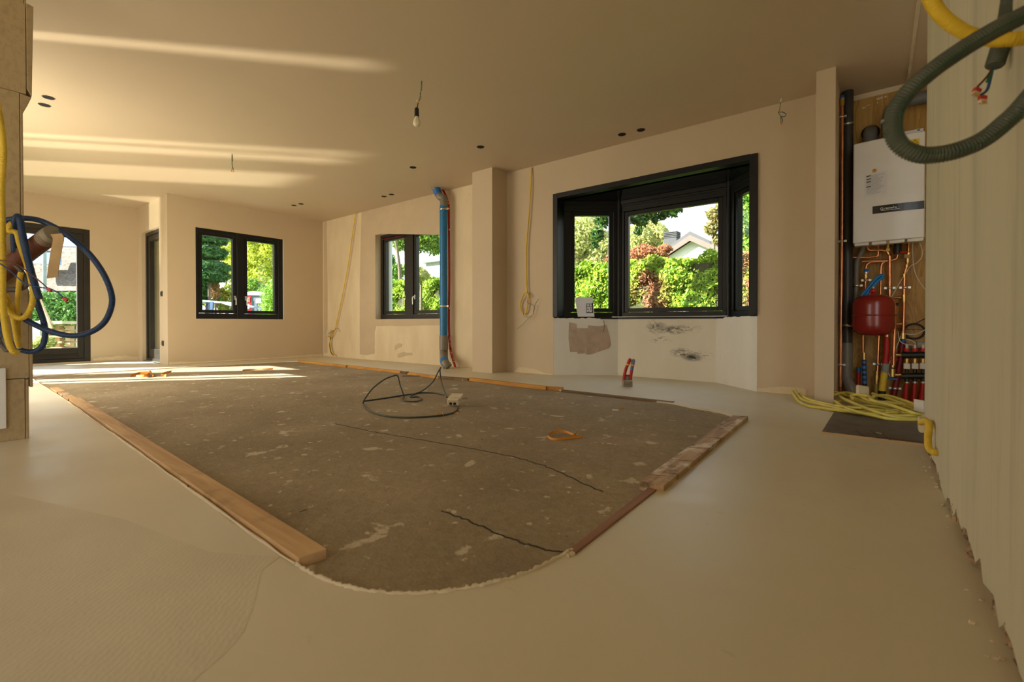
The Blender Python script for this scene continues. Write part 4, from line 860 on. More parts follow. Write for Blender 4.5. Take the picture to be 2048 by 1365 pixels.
# other tubes
tb = thing('condensate_pipe', N(1718, 540), 'grey condensate pipe curving down left of the red vessel', 'pipe')
pipe_('pipe', [(1727, 480), (1725, 500), (1719, 513), (1714, 524), (1713, 540), (1712.5, 572), (1711, 600)], .020, grey_pvc, tb, 4.73, 14); clamp(tb, 1713, 572, 4.73, .022)
tb = thing('striped_tube', N(1729, 745), 'black tube with blue rings standing under the red vessel', 'tube')
pipe_('tube', [(1728, 720), (1728.5, 745), (1729.5, 775), (1730, 800)], .015, black_pl, tb, 4.70)
for i in range(6): y = 722+i*10; B().cyl(N(1728.3+i*.25, y, 4.70), N(1728.4+i*.25, y+5.5, 4.70), .017, 12).build('blue_ring', blue_tape, tb)
B().cyl(N(1728.3, 726.2, 4.70), N(1728.3, 727.6, 4.70), .018, 12).build('red_ring', red_pl, tb)
tb = thing('capped_red_tube', N(1717, 760), 'short red tube with a blue cap left of the striped tube', 'tube')
pipe_('tube', [(1717.5, 738), (1716.8, 760), (1716, 795)], .013, red_pex, tb, 4.74); B().cyl(N(1717.5, 744, 4.74), N(1717.5, 735, 4.74), .016, 12).build('cap', blue_tape, tb)
tb = thing('gas_tube', N(1767, 745), 'red-sleeved tube ending in a yellow pipe with a grey foam collar', 'tube')
pipe_('red_sleeve', [(1774, 674), (1773, 700), (1770, 735)], .020, red_pex, tb, 4.70); pipe_('foam_collar', [(1771.5, 728), (1769.5, 746)], .024, simple('grey_foam', (.28, .28, .27), .9, bs=80, bstr=.8), tb, 4.69)
pipe_('yellow_pipe', [(1769.5, 744), (1766, 765), (1764, 783)], .024, yel, tb, 4.69); pipe_('black_foot', [(1764, 782), (1763.5, 802)], .025, black_pl, tb, 4.69)
tb = thing('olive_tube', N(1752, 775), 'dull yellow tube rising to the middle brass fitting behind the cable coil', 'tube'); pipe_('tube', [(1753, 768), (1752.5, 800)], .013, simple('olive', (.30, .22, .05), .5), tb, 4.71)
tb = thing('supply_tube', N(1795, 740), 'dark red supply tube slanting down behind the manifold', 'tube')
pipe_('tube', [(1805.5, 684), (1803, 705), (1797, 745), (1786, 798)], .019, simple('dark_red_tube', (.22, .01, .01), .45), tb, 4.76); B().cyl(N(1805.5, 685, 4.755), N(1805.5, 678, 4.755), .021, 12).build('blue_tape', blue_tape, tb); clamp(tb, 1790, 777, 4.75, .020)
# expansion vessel
vs = thing('expansion_vessel', N(1747, 630, 4.62), 'round dark red expansion vessel hanging below the boiler', 'vessel')
c = N(1746.5, 630, 4.56); zt = N(1746.5, 589, 4.56).z; zb = N(1746.5, 672.5, 4.56).z; Rv = .133; hh = (zt-zb)
B().lathe((c.x, c.y, zb), [(0, 0), (.05, .003), (.09, .012), (.118, .03), (.130, .055), (Rv, .085), (Rv, hh-.085), (.130, hh-.06), (.118, hh-.035), (.09, hh-.014), (.05, hh-.004), (0, hh)], n=36).build('tank', red_en, vs)
zs = N(1746.5, 631, 4.56).z; B().lathe((c.x, c.y, zs), [(Rv, -.006), (Rv+.006, -.004), (Rv+.006, .004), (Rv, .006)], n=36).build('seam', red_en, vs)
B().lathe((c.x+.0, c.y, zt-.002), [(.012, 0), (.012, .012), (.016, .014), (.02, .018), (.022, .026), (.02, .04), (.012, .046), (0, .047)], n=16).build('valve_cap', red_pl, vs); B().lathe((c.x, c.y, zt+.045), [(.007, 0), (.007, .014), (0, .014)], n=10).build('valve_stem', white_pl, vs)
bt = thing('blue_hose', N(1745, 565), 'short bright blue hose folded double above the red vessel', 'hose')
B().tube(spline([N(1722, 593, 4.60), N(1735, 578, 4.60), N(1750, 560, 4.60), N(1758, 553, 4.60), N(1764, 551, 4.60), N(1765, 555, 4.60), N(1755, 563, 4.59), N(1742, 578, 4.59), N(1731, 592, 4.59)], 7), .0115, 10).build('hose', simple('bright_blue_hose', (.01, .20, .55), .4), bt)
# floor heating manifold
mf = thing('heating_manifold', N(1828, 735), 'black floor-heating manifold with white actuators and red caps', 'manifold')
for y in (711, 753): B().cyl(N(1803, y, 4.70), N(1900, y-2, 4.70), .024, 14).build('manifold_bar', black_pl, mf)
for i, x in enumerate((1813.6, 1830, 1846, 1862)):
    B().cyl(N(x, 703, 4.70), N(x, 697, 4.70), .019, 12).build('red_cap', red_pl, mf); B().cyl(N(x, 698, 4.70), N(x, 690, 4.70), .009, 10).build('flow_glass', white_pl, mf)
    B().obox(N(x, 732.5, 4.68), (.020, 0, 0), (0, .02, 0), (0, 0, .022)).build('actuator', white_pl, mf, bevel=.004); B().cyl(N(x, 728, 4.70), N(x, 718, 4.70), .014, 10).build('brass_neck', brass, mf); B().cyl(N(x, 738, 4.70), N(x, 746, 4.70), .013, 10).build('lower_neck', black_pl, mf)
    B().cyl(N(x, 757, 4.70), N(x, 764, 4.70), .015, 10).build('lower_neck', black_pl, mf); B().cyl(N(x, 763, 4.70), N(x, 768, 4.70), .015, 10).build('tube_nut', chrome, mf)
    for dx, Y in ((-3, 4.68), (-9, 4.74)):
        pipe_('red_tube', [(x+dx*.1, 767, Y), (x+dx*.5, 785, Y), (x+dx, 806, Y)], .012, red_pex, mf)
B().obox(N(1822, 697, 4.73), (.006, 0, 0), (0, .01, 0), (0, 0, .02)).build('bracket', black_pl, mf)
jb = B().box(N(1834, 690).x, N(1870, 690).x, 4.74, YN, N(1834, 697).z, N(1834, 685).z); tag(jb.build('junction_box', grey_box, bevel=.004), 'small grey box on the plywood above the manifold', 'box')
ww_ = thing('white_wires', N(1825, 600), 'thin white wires dangling from the boiler to the manifold', 'wire')
for pts in ([(1825.5, 483), (1826, 520), (1831, 548), (1843, 570), (1856, 585)], [(1838, 483), (1844, 500), (1843, 515), (1832, 527), (1820, 534), (1800, 565), (1782, 596)], [(1796, 663), (1799, 680), (1808, 688), (1826, 691)], [(1810, 668), (1830, 669), (1850, 660), (1858, 650)], [(1811, 680), (1822, 681), (1832, 688)], [(1806, 660), (1795, 690), (1781, 720), (1777, 745), (1782, 755)]):
    pipe_('wire', pts, .0028, white_pl, ww_, 4.70, 6)
kc = thing('black_cable_coil', N(1828.5, 663), 'small coil of black cable on the plywood right of the copper riser', 'cable')
cc = N(1828.5, 663, 4.77)
for k in range(5):
    r = .056+.004*(k % 3); B().tube([cc+Vector((math.cos(a)*r, -.004*k, math.sin(a)*r*.95)) for a in [i*2*math.pi/28 for i in range(28)]], .0035, 6, closed=True).build('cable_turn', wire_bk, kc)
pipe_('cable_tail', [(1817, 650), (1830, 648), (1845, 640), (1858, 634)], .0035, wire_bk, kc, 4.76, 6); pipe_('cable_tail', [(1790, 658), (1820, 659), (1843, 659)], .002, wire_bk, kc, 4.78, 6)

# ---------------------------------------------------------------- dark board, coil and boxes on the niche floor
b = B().prism([(-.232, 3.054, .0), (.188, 3.10, 0), (.45, 3.12, 0), (.45, 4.1, 0), (-.215, 4.0, 0)], (0, 0, .010)); mt = tag(b.build('floor_panel', mat_dark, bevel=.002), 'scuffed dark panel lying on the floor in front of the niche', 'panel')
rd = random.Random(21)
for pts in (((1708, 862), (1716, 867), (1722, 872)), ((1712, 860), (1722, 868), (1728, 874)), ((1742, 862), (1751, 870), (1756, 877)), ((1765, 868), (1772, 874), (1780, 881))):
    P = [onZ(x, y, .0105) for x, y in pts]; B().strip(spline(P, 4), (1, .2, 0), .004, .001).build('scratch', wire_bk, mt)
B().strip([onZ(1752, 865, .011), onZ(1763, 868, .011)], (0, 1, 0), .014, .001).build('paint_fleck', simple('pale_green_paint', (.55, .6, .35), .7), mt)
B().box(-.232, .19, 3.046, 3.058, 0, .009).build('raw_edge', wood_p, mt)
coil = thing('yellow_cable_coil', (-.05, 3.75, 0), 'tangled coil of pale yellow cable on the floor before the niche', 'cable')
def zc(x, y, z=.02): return onZ(x, y, z)
R_ = .0105
strands = [[(1583, 783, .05), (1590, 793, .05), (1597, 803, .02), (1615, 812, .012), (1640, 816, .012), (1680, 822, .02), (1715, 824, .03), (1760, 823, .03), (1800, 821, .03)],
 [(1590, 781, .06), (1597, 793, .05), (1610, 802, .03), (1635, 808, .03), (1665, 815, .03), (1695, 822, .03), (1740, 829, .03), (1790, 832, .03), (1846, 832, .03)],
 [(1600, 788, .05), (1612, 797, .05), (1630, 803, .04), (1660, 810, .04), (1690, 815, .04), (1730, 818, .04), (1775, 823, .03), (1840, 830, .03)],
 [(1671, 786, .06), (1690, 799, .06), (1715, 810, .05), (1745, 822, .05), (1780, 833, .03), (1815, 838, .02), (1848, 839, .02)],
 [(1670, 803, .04), (1685, 813, .04), (1710, 823, .04), (1745, 831, .03), (1785, 839, .02), (1850, 840, .015)],
 [(1668, 790, .07), (1690, 786, .08), (1715, 791, .09), (1740, 802, .08), (1775, 806, .07), (1821, 810, .05)],
 [(1705, 797, .08), (1703, 792, .09), (1715, 790, .10), (1735, 793, .10), (1745, 796, .09), (1750, 792, .10), (1775, 792, .09), (1800, 799, .08), (1838, 812, .05)],
 [(1738, 793, .10), (1742, 799, .10), (1752, 804, .09), (1785, 812, .07), (1825, 826, .05), (1846, 831, .03)],
 [(1669, 784, .08), (1700, 793, .06), (1735, 805, .05), (1780, 812, .05), (1800, 818, .04), (1830, 828, .03)],
 [(1672, 806, .03), (1700, 800, .04), (1740, 806, .05), (1775, 805, .06), (1815, 815, .04), (1843, 827, .03)],
 [(1690, 816, .02), (1720, 812, .03), (1760, 815, .03), (1790, 824, .02), (1846, 836, .02)],
 [(1745, 788, .09), (1770, 795, .08), (1800, 806, .06), (1835, 816, .04), (1852, 828, .03)], [(1700, 825, .02), (1740, 828, .02), (1790, 826, .03), (1830, 822, .03)]]
for s_ in strands: B().tube(spline([onZ(x, y, z) for x, y, z in s_], 7), R_, 10).build('cable_turn', yel_pale, coil)
hb = thing('hollow_wall_box', zc(1720, 790, .08), 'square cream flush box with holes standing in the yellow cable coil', 'box')
def plate(root, c, u, v, s, m):
    c = Vector(c); u = Vector(u).normalized(); v = Vector(v).normalized(); n = u.cross(v)
    pl = B().obox(c, u*s, v*s, n*.012).build('plate', m, root, bevel=.008)
    B().lathe(c-n*.0125, [(0, 0), (.010, 0), (.010, -.001), (.016, -.001), (.017, 0)], n, 16).build('centre_hole', wire_bk, pl)
    for i in range(8):
        a = i*math.pi/4+.2; B().obox(c-n*.0125+(u*math.cos(a)+v*math.sin(a))*s*.62, (u*-math.sin(a)+v*math.cos(a))*.007, (u*math.cos(a)+v*math.sin(a))*.0025, n*.001).build('slot', wire_bk, pl)
tb_ = (onZ(1722, 800, .05)-CAM).dot(FW)
plate(hb, dep(1725, 784, tb_), RT+UP*-.18, UP+RT*.18+FW*.25, .045, cream_pl)
hb = thing('hollow_wall_box', zc(1728, 805, .05), 'second cream flush box half buried under the yellow cable', 'box')
plate(hb, dep(1732, 803, tb_), RT, UP*.5+FW*.9, .04, cream_pl)
bx = thing('surface_socket_box', onZ(1842, 820), 'small white back box at the foot of the right wall end beside the coil', 'box')
b = B().obox(dep(1846, 812, 3.0), RT*.03, FW*.03, UP*.028); b.build('box', white_pl, bx, bevel=.004); B().obox(dep(1838, 812, 2.98), RT*.004, FW*.034, UP*.038).build('flange', white_pl, bx)
# flush box and yellow conduit sticking out of the foot of the right wall
yb = thing('wall_conduit', onZ(1860, 890), 'thick yellow conduit bending out of the broken foot of the right wall', 'conduit')
B().obox(onX(1852, 849, .185)+Vector((-.01, -.02, 0)), (.018, 0, 0), (0, .05, 0), (0, 0, .03)).build('cut_box', cream_pl, yb, bevel=.004)
P = [onX(1842, 846, .16), onX(1848, 843, .165), onX(1856, 845, .17), onX(1858, 858, .17), onX(1856, 875, .168), onX(1857, 893, .168), onX(1863, 903, .172), onX(1871, 906, .182), onX(1880, 904, .20)]
B().tube(spline(P, 8), .012, 12, rib=.05, pitch=.005).build('conduit', yel, yb)

# ---------------------------------------------------------------- conduits hanging in front of the right wall
def m_stripe():
    k = NT('grey_green_hose'); k.set(.5, 0, .4)
    k.base(k.mix(k.rng(k.noise(30), .3, .7), (.055, .065, .045), (.085, .095, .065))); return k.m
hose_m = m_stripe()
hs = thing('grey_conduit_loop', dep(1775, 230, .74), 'big loop of ribbed grey-green conduit hanging before the right wall', 'conduit')
P = [dep(2210, -75, .66), dep(2120, -10, .66), dep(2048, 30, .665), dep(1995, 57, .67), dep(1930, 95, .68), dep(1868, 138, .69), dep(1822, 178, .70), dep(1794, 214, .71), dep(1786, 246, .715), dep(1790, 275, .715), dep(1807, 296, .71), dep(1836, 309, .705), dep(1870, 310, .70), dep(1915, 301, .69), dep(1965, 280, .68), dep(2010, 245, .67), dep(2048, 208, .66), dep(2110, 130, .65), dep(2200, 0, .64)]
hp = spline(P, 10)
B().tube(hp, .0118, 14, rib=.07, pitch=.0042).build('conduit', hose_m, hs)
gs = simple('green_stripe', (.012, .085, .035), .5, var=0)
B().tube([q - FW*.0112 - UP*.0015 + RT*.001 for q in hp], .0016, 6).build('stripe', gs, hs, label='green line along the conduit')
ys_ = thing('yellow_conduit_loop', dep(1950, 70, .78), 'thick dusty yellow conduit sweeping across the top of the right wall', 'conduit')
yd_ = NT('dusty_yellow'); yd_.set(.6, 0, .3); yd_.base(yd_.mix(yd_.rng(yd_.noise(14, 4), .52, .62), (.68, .46, .03), (.70, .60, .36))); yd_ = yd_.m
P = [dep(1780, -150, .80), dep(1835, -60, .80), dep(1862, 0, .79), dep(1885, 33, .78), dep(1925, 62, .77), dep(1975, 78, .76), dep(2020, 79, .74), dep(2060, 74, .73), dep(2140, 60, .70), dep(2260, 20, .68)]
B().tube(spline(P, 10), .0105, 14, rib=.045, pitch=.0036).build('conduit', yd_, ys_)
cs = thing('cut_conduit', dep(1990, 120, .84), 'cut end of dark ribbed conduit with loose wires and red connectors', 'conduit')
P = [dep(2025, -150, .82), dep(2024, -40, .84), dep(2020, 10, .845), dep(2010, 60, .85), dep(1999, 100, .85), dep(1989, 132, .85)]
B().tube(spline(P, 8), .0135, 14, rib=.05, pitch=.0042).build('conduit', hose_m, cs)
tw_ = .85
for P, m in (([(1986, 134), (1975, 152), (1952, 177)], wire_br), ([(1986, 134), (1980, 160), (1974, 180), (1962, 190)], wire_bl), ([(1987, 134), (1981, 150), (1974, 164)], simple('green_wire', (.01, .16, .05), .45))):
    B().tube(spline([dep(x, y, tw_) for x, y in P], 5), .0024 if m != wire_br else .002, 8).build('wire', m, cs)
clear = simple('clear_connector', (.62, .50, .38), .2, var=0)
for (x, y), rot in (((1954, 181), .5), ((1965, 196), .1)):
    c = dep(x, y, tw_); u = RT*math.cos(rot)-UP*math.sin(rot); v = UP*math.cos(rot)+RT*math.sin(rot)
    k = B().obox(c, u*.0055, FW*.0035, v*.0036).build('connector', red_pl, cs); B().obox(c-v*.0068, u*.005, FW*.0035, v*.0034).build('connector_body', clear, k)
    for i in (-1, 0, 1): B().cyl(c-v*.008+u*.004*i-FW*.004, c-v*.013+u*.004*i-FW*.004, .0014, 6).build('contact', brass, k)

# ---------------------------------------------------------------- conduits hanging at the fibreboard column
TD = 2.27
bl = thing('blue_conduit_loop', dep(100, 560, TD), 'wide dark blue conduit loop swinging out from the fibreboard column', 'conduit')
P = [dep(-60, 460, 2.42), dep(8, 442, TD), dep(40, 437, TD), dep(75, 440, TD), (dep(110, 455, TD-.02)), dep(145, 478, TD-.03), dep(180, 510, TD-.04), dep(207, 548, TD-.05), dep(222, 585, TD-.05), dep(223, 612, TD-.05), dep(210, 643, TD-.05), dep(185, 663, TD-.04), dep(150, 672, TD-.03), dep(110, 666, TD-.02), dep(70, 650, TD), dep(35, 629, TD), dep(0, 607, TD), dep(-60, 570, 2.42)]
B().tube(spline(P, 9), .0125, 12, rib=.05, pitch=.006).build('conduit', blue_con, bl)
b2 = thing('blue_conduit_end', dep(40, 500, TD-.06), 'blue conduit with a cut end hanging down beside the brown pipe', 'conduit')
P = [dep(30, 505, TD-.03), dep(28, 470, TD-.03), dep(30, 444, TD-.04), dep(36, 433, TD-.06), dep(41, 445, TD-.08), dep(48, 485, TD-.10), dep(60, 535, TD-.10), dep(70, 570, TD-.10), dep(79, 598, TD-.10)]
B().tube(spline(P, 8), .0135, 12, rib=.05, pitch=.006).build('conduit', blue_con, b2)
b3 = thing('blue_conduit_bend', dep(70, 690, TD), 'dark blue conduit hanging in a deep bend below the wide blue loop', 'conduit')
P = [dep(62, 540, TD+.02), dep(70, 590, TD+.02), dep(78, 615, TD+.02), dep(89, 650, TD+.02), dep(90, 675, TD+.02), dep(82, 696, TD+.02), dep(62, 704, TD+.02), dep(35, 697, TD), dep(12, 676, TD), dep(-4, 648, TD), dep(-60, 600, 2.42)]
B().tube(spline(P, 8), .012, 12, rib=.05, pitch=.006).build('conduit', blue_con, b3)
y1 = thing('yellow_conduit_drop', dep(5, 500, TD-.12), 'ribbed yellow conduit running straight down the left edge', 'conduit')
P = [dep(-14, 150, TD-.1), dep(-6, 210, TD-.1), dep(2, 250, TD-.12), dep(7, 300, TD-.12), dep(5, 345, TD-.12), dep(3, 380, TD-.12), dep(4, 450, TD-.12), dep(5, 540, TD-.12), dep(5, 600, TD-.12), dep(9, 640, TD-.12), dep(14, 672, TD-.12), dep(24, 700, TD-.12), dep(35, 706, TD-.1)]
B().tube(spline(P, 8), .0125, 12, rib=.05, pitch=.006).build('conduit', yel, y1)
y2 = thing('yellow_conduit_loops', dep(40, 560, TD-.05), 'yellow conduit wound in tall loops in front of the fibreboard column', 'conduit')
P = [dep(-40, 520, 2.42), dep(-6, 485, TD-.02), dep(12, 462, TD-.03), dep(23, 448, TD-.04), dep(19, 462, TD-.05), dep(33, 466, TD-.05), (dep(40, 490, TD-.05)), dep(57, 540, TD-.05), dep(66, 585, TD-.05), dep(62, 615, TD-.05), dep(48, 635, TD-.05), dep(30, 634, TD-.06), dep(12, 615, TD-.06), dep(0, 590, TD-.06), dep(-30, 560, 2.42)]
B().tube(spline(P, 8), .0115, 12, rib=.05, pitch=.006).build('conduit', yel, y2)
P = [dep(42, 545, TD-.02), dep(38, 570, TD-.02), dep(35, 610, TD-.02), dep(36, 650, TD-.02), dep(38, 690, TD-.02)]
B().tube(spline(P, 8), .0105, 12, rib=.05, pitch=.006).build('conduit', yel, y2)
P = [dep(12, 590, TD-.04), dep(20, 612, TD-.04), dep(28, 645, TD-.04), dep(34, 680, TD-.04), dep(39, 695, TD-.02)]
B().tube(spline(P, 8), .0105, 12, rib=.05, pitch=.006).build('conduit', yel, y2)
bp = thing('brown_corrugated_pipe', dep(40, 520, TD), 'brown corrugated pipe with kraft tape on its mouth sticking out from the column', 'pipe')
P = [dep(-60, 590, TD+.12), dep(-10, 557, TD+.06), dep(30, 525, TD+.02), dep(70, 494, TD-.02), dep(99, 473, TD-.05)]
B().tube(spline(P, 6), .0375, 18, rib=.085, pitch=.011).build('pipe', simple('brown_corrugated', (.17, .05, .024), .45, var=.15), bp)
B().tube([dep(89, 480, TD-.04), dep(98, 473, TD-.05), dep(108, 467, TD-.06)], .040, 18).build('tape_wrap', simple('grey_tape', (.28, .24, .17), .6, var=.2, vs=40), bp)
B().strip(spline([dep(112, 468, TD-.10), dep(117, 478, TD-.10), dep(113, 500, TD-.10), dep(108, 530, TD-.10), dep(105, 556, TD-.10)], 5), RT+UP*.1, .052, .002).build('tape_tail', tape, bp)
gc = thing('grey_conduit_stub', dep(35, 540, TD), 'short brown-grey conduit bent round behind the yellow loops', 'conduit')
P = [dep(-40, 500, 2.42), dep(0, 515, TD), dep(20, 523, TD), dep(40, 540, TD), (dep(52, 560, TD)), dep(52, 572, TD), dep(42, 578, TD), dep(20, 581, TD), dep(-20, 581, TD+.05), dep(-70, 580, 2.42)]
B().tube(spline(P, 7), .0105, 10).build('conduit', grey_con, gc)
P = [dep(-60, 640, 2.42), dep(-8, 672, TD), dep(4, 690, TD), dep(12, 700, TD), dep(18, 698, TD), dep(6, 676, TD), dep(-20, 640, TD+.05)]
B().tube(spline(P, 7), .0105, 10).build('conduit', grey_con, gc)
lw = thing('loose_wires', dep(60, 560, TD-.15), 'thin blue and brown wires with red connectors in front of the blue conduit', 'wire')
for P, m in (([(-30, 515), (0, 528), (20, 542), (50, 567), (80, 575), (100, 578), (115, 585), (127, 596)], wire_bl), ([(-30, 520), (0, 521), (30, 527), (70, 555), (97, 578)], wire_br)):
    B().tube(spline([dep(x, y, TD-.15) for x, y in P], 6), .0026, 7).build('wire', m, lw)
for x, y, rot in ((99, 580, .5), (131, 599, .7)):
    c = dep(x, y, TD-.15); u = RT*math.cos(rot)-UP*math.sin(rot); v = UP*math.cos(rot)+RT*math.sin(rot); B().obox(c, u*.010, FW*.005, v*.006).build('connector', red_pl, lw)

# ---------------------------------------------------------------- outside
grass = simple('lawn', (.10, .16, .03), .9, var=.4, vs=3)
struct('ground', B().box(-60, 40, 5.3, 60, -.4, -.2).box(-60, -9.95, .3, 5.3, -.4, -.05), grass, 'lawn and yard outside the windows')
struct('glint_blocker_slab', B().box(-3.5, 8, -30, -3.26, -.4, -.16), simple('blocker_slab_paving', (.50, .46, .40), .8, var=.15, vs=2), 'unseen pale slab added behind the camera to block the upward sun')  # added out of view, keeps the upward sun out of the back opening
def leaf_mesh(name, centers, normals, size, m, parent=None, kind=None, seed=0, elong=1.0, droop=0.):
    rs = np.random.RandomState(seed); n = len(centers); c = np.asarray(centers)
    a = rs.normal(size=(n, 3)); a /= np.linalg.norm(a, axis=1)[:, None]
    if droop: a[:, 2] = -np.abs(a[:, 2])*droop; a /= np.linalg.norm(a, axis=1)[:, None]
    nn = normals + rs.normal(size=(n, 3))*.7; u = a - nn*(np.sum(a*nn, 1)/np.sum(nn*nn, 1))[:, None]; u /= np.linalg.norm(u, axis=1)[:, None]+1e-9
    v = np.cross(nn, u); v /= np.linalg.norm(v, axis=1)[:, None]+1e-9
    s = size*(.6+.8*rs.rand(n))[:, None]
    V = np.stack([c-u*s*elong, c-v*s*.45, c+u*s*elong, c+v*s*.45], 1).reshape(-1, 3)
    me = bpy.data.meshes.new(name); me.vertices.add(n*4); me.vertices.foreach_set('co', V.ravel().astype('f4')); me.loops.add(n*4); me.loops.foreach_set('vertex_index', np.arange(n*4, dtype='i4'))
    me.polygons.add(n); me.polygons.foreach_set('loop_start', np.arange(0, n*4, 4, dtype='i4')); me.update(calc_edges=True); me.materials.append(m)
    o = bpy.data.objects.new(name, me); COL.objects.link(o)
    if parent is not None: o.parent = parent; o.matrix_parent_inverse = world_of(parent).inverted()
    if kind: o['kind'] = kind
    return o
def blob_pts(blobs, n, seed, shell=.55):
    rs = np.random.RandomState(seed); P = []; Nn = []
    vol = np.array([b[1][0]*b[1][1]+b[1][1]*b[1][2]+b[1][0]*b[1][2] for b in blobs]); cnt = (vol/vol.sum()*n).astype(int)+1
    for (c, r), k in zip(blobs, cnt):
        d = rs.normal(size=(k, 3)); d /= np.linalg.norm(d, axis=1)[:, None]; rad = (shell+(1-shell)*rs.rand(k)**.5)[:, None]*(1+.12*np.sin(d[:, :1]*7+d[:, 2:]*5+seed))
        P.append(np.array(c)+d*rad*np.array(r)); Nn.append(d)
    return np.concatenate(P), np.concatenate(Nn)
bark = m_wood('bark', (.10, .075, .05), (.20, .16, .11), 2, dirt=.4)
def tree(name, label, blobs, n, size, m, trunk=None, seed=0, cat='tree', droop=0., elong=1., shell=.55, group=None):
    c = blobs[0][0]; base = (c[0], c[1], -.2) if trunk is None else trunk[0]
    r = thing(name, base, label, cat, group)
    P, Nn = blob_pts(blobs, n, seed, shell); leaf_mesh('crown', P, Nn, size, m, r, seed=seed, droop=droop, elong=elong)
    tk = trunk or [base, (c[0], c[1], c[2])]; rr = .035*max(b[1][2] for b in blobs)+.05
    B().tube(spline(tk, 5), [rr*(1-.5*i/(5*(len(tk)-1))) for i in range(5*(len(tk)-1)+1)], 9).build('trunk', bark, r); return r
# hedge along the garden
def hedge(name, label, x0, x1, y0, y1, h, m, seed, dens, size, core):
    rs = np.random.RandomState(seed); r = thing(name, ((x0+x1)/2, y0, -.2), label, 'hedge')
    L = x1-x0; D = y1-y0; n1 = int(L*h*dens); n2 = int(L*D*dens*.6)
    xs = x0+rs.rand(n1)*L; zs = -.2+rs.rand(n1)*(h+.2)
    bump = .10*np.sin(xs*3.1+zs*2)+.07*np.sin(xs*7.3-zs*5)+.05*np.sin(zs*11+xs*2)
    P = np.stack([xs, y0+bump-.02+rs.rand(n1)*.16, zs], 1); Nn = np.tile([0., -1., .3], (n1, 1))
    xs = x0+rs.rand(n2)*L; P2 = np.stack([xs, y0+rs.rand(n2)*D, h-.06+.07*np.sin(xs*4.3)+.05*np.sin(xs*11)+rs.rand(n2)*.10], 1); N2 = np.tile([0., -.3, 1.], (n2, 1))
    leaf_mesh('foliage', np.concatenate([P, P2]), np.concatenate([Nn, N2]), size, m, r, seed=seed, elong=1.1)
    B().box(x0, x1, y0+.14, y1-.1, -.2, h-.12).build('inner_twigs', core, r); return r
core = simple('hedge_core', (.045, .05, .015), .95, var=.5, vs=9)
brown_leaf = (.22, .10, .05)
hm = m_leaf('thuja_leaves', [(.08, .20, .015), (.20, .36, .02), (.34, .48, .03), (.46, .56, .06)], .35,
            [((-3.95, 9.9, 1.05), (.62, 1.2, 1.25), brown_leaf), ((-1.85, 9.9, 1.5), (.55, 1.2, 1.0), brown_leaf), ((-12.6, 9.9, .3), (.6, 1, .7), brown_leaf)])
hedge('thuja_hedge', 'tall green thuja hedge with dead brown patches outside the bay', -15, .5, 9.9, 10.8, 1.98, hm, 1, 2300, .046, core)
def pt(x, y, t): return tuple(dep(x, y, t))
pale = m_leaf('pale_leaves', [(.30, .38, .10), (.45, .52, .16), (.62, .62, .26), (.55, .48, .20)], .4)
green = m_leaf('green_leaves', [(.05, .14, .02), (.12, .28, .03), (.25, .42, .05), (.36, .50, .08)], .4)
dark = m_leaf('dark_oak_leaves', [(.02, .06, .012), (.04, .11, .02), (.09, .20, .03)], .35)
ylw = m_leaf('yellow_green_leaves', [(.30, .42, .03), (.50, .60, .05), (.70, .74, .10), (.75, .70, .15)], .45)
redl = m_leaf('maple_leaves', [(.22, .06, .04), (.38, .12, .06), (.50, .22, .09), (.40, .26, .10)], .4)
conm = m_leaf('conifer_leaves', [(.015, .06, .02), (.03, .12, .03), (.07, .20, .05), (.11, .26, .06)], .25)
autm = m_leaf('autumn_leaves', [(.18, .22, .06), (.32, .28, .09), (.40, .28, .12), (.12, .20, .05)], .4)
def bl(x, y, t, rp, sq=1.): c = dep(x, y, t); r = rp*t/F; return (tuple(c), (r, r, r*sq))
T = 28
tree('pale_tree', 'pale yellowish tree behind the hedge, filling the left bay pane', [bl(1165, 470, T, 40), bl(1195, 500, T, 38), bl(1140, 500, T, 40), bl(1180, 540, T, 40), bl(1220, 530, T, 35), bl(1120, 540, T, 45)], 28500, 0.102, pale, seed=1)
tree('pale_tree', 'pale green tree behind the maple in the middle bay pane', [bl(1275, 480, T+4, 34), bl(1310, 475, T+4, 30), bl(1260, 520, T+4, 40), bl(1320, 505, T+4, 30), bl(1298, 458, T+4, 20)], 24700, 0.095, pale, seed=2)
tree('red_maple', 'reddish maple rising over the hedge beside the chimney', [bl(1290, 508, 15, 26, .7), bl(1315, 512, 15, 20, .7), bl(1268, 518, 15, 22, .8), bl(1330, 498, 15, 14, .6), bl(1300, 525, 15, 28, .6), bl(1230, 518, 15, 18, .6)], 17100, 0.048, redl, seed=3)
ok = thing('oak_tree', pt(1180, 470, 9), 'dark green oak whose branch hangs into the top of the bay view', 'tree')
P, Nn = blob_pts([bl(1205, 440, 9, 16), bl(1195, 470, 9, 14), bl(1212, 425, 9, 14), bl(1190, 490, 9, 8), bl(1268, 435, 9, 15), bl(1285, 442, 9, 12), bl(1300, 425, 9, 16), bl(1310, 440, 9, 8), bl(1325, 430, 9, 10), bl(1277, 462, 9, 9), bl(1240, 420, 9, 25), bl(1345, 415, 9, 20), bl(1290, 405, 9, 30)], 4200, 4, .1)
leaf_mesh('leaves', P, Nn, .05, dark, ok, seed=4)
B().tube(spline([Vector((*dep(1082, 600, 9.4).xy, -.25)), dep(1082, 600, 9.4), dep(1083, 420, 9.4), dep(1085, 250, 9.4)], 4), .13, 10).build('trunk', bark, ok)
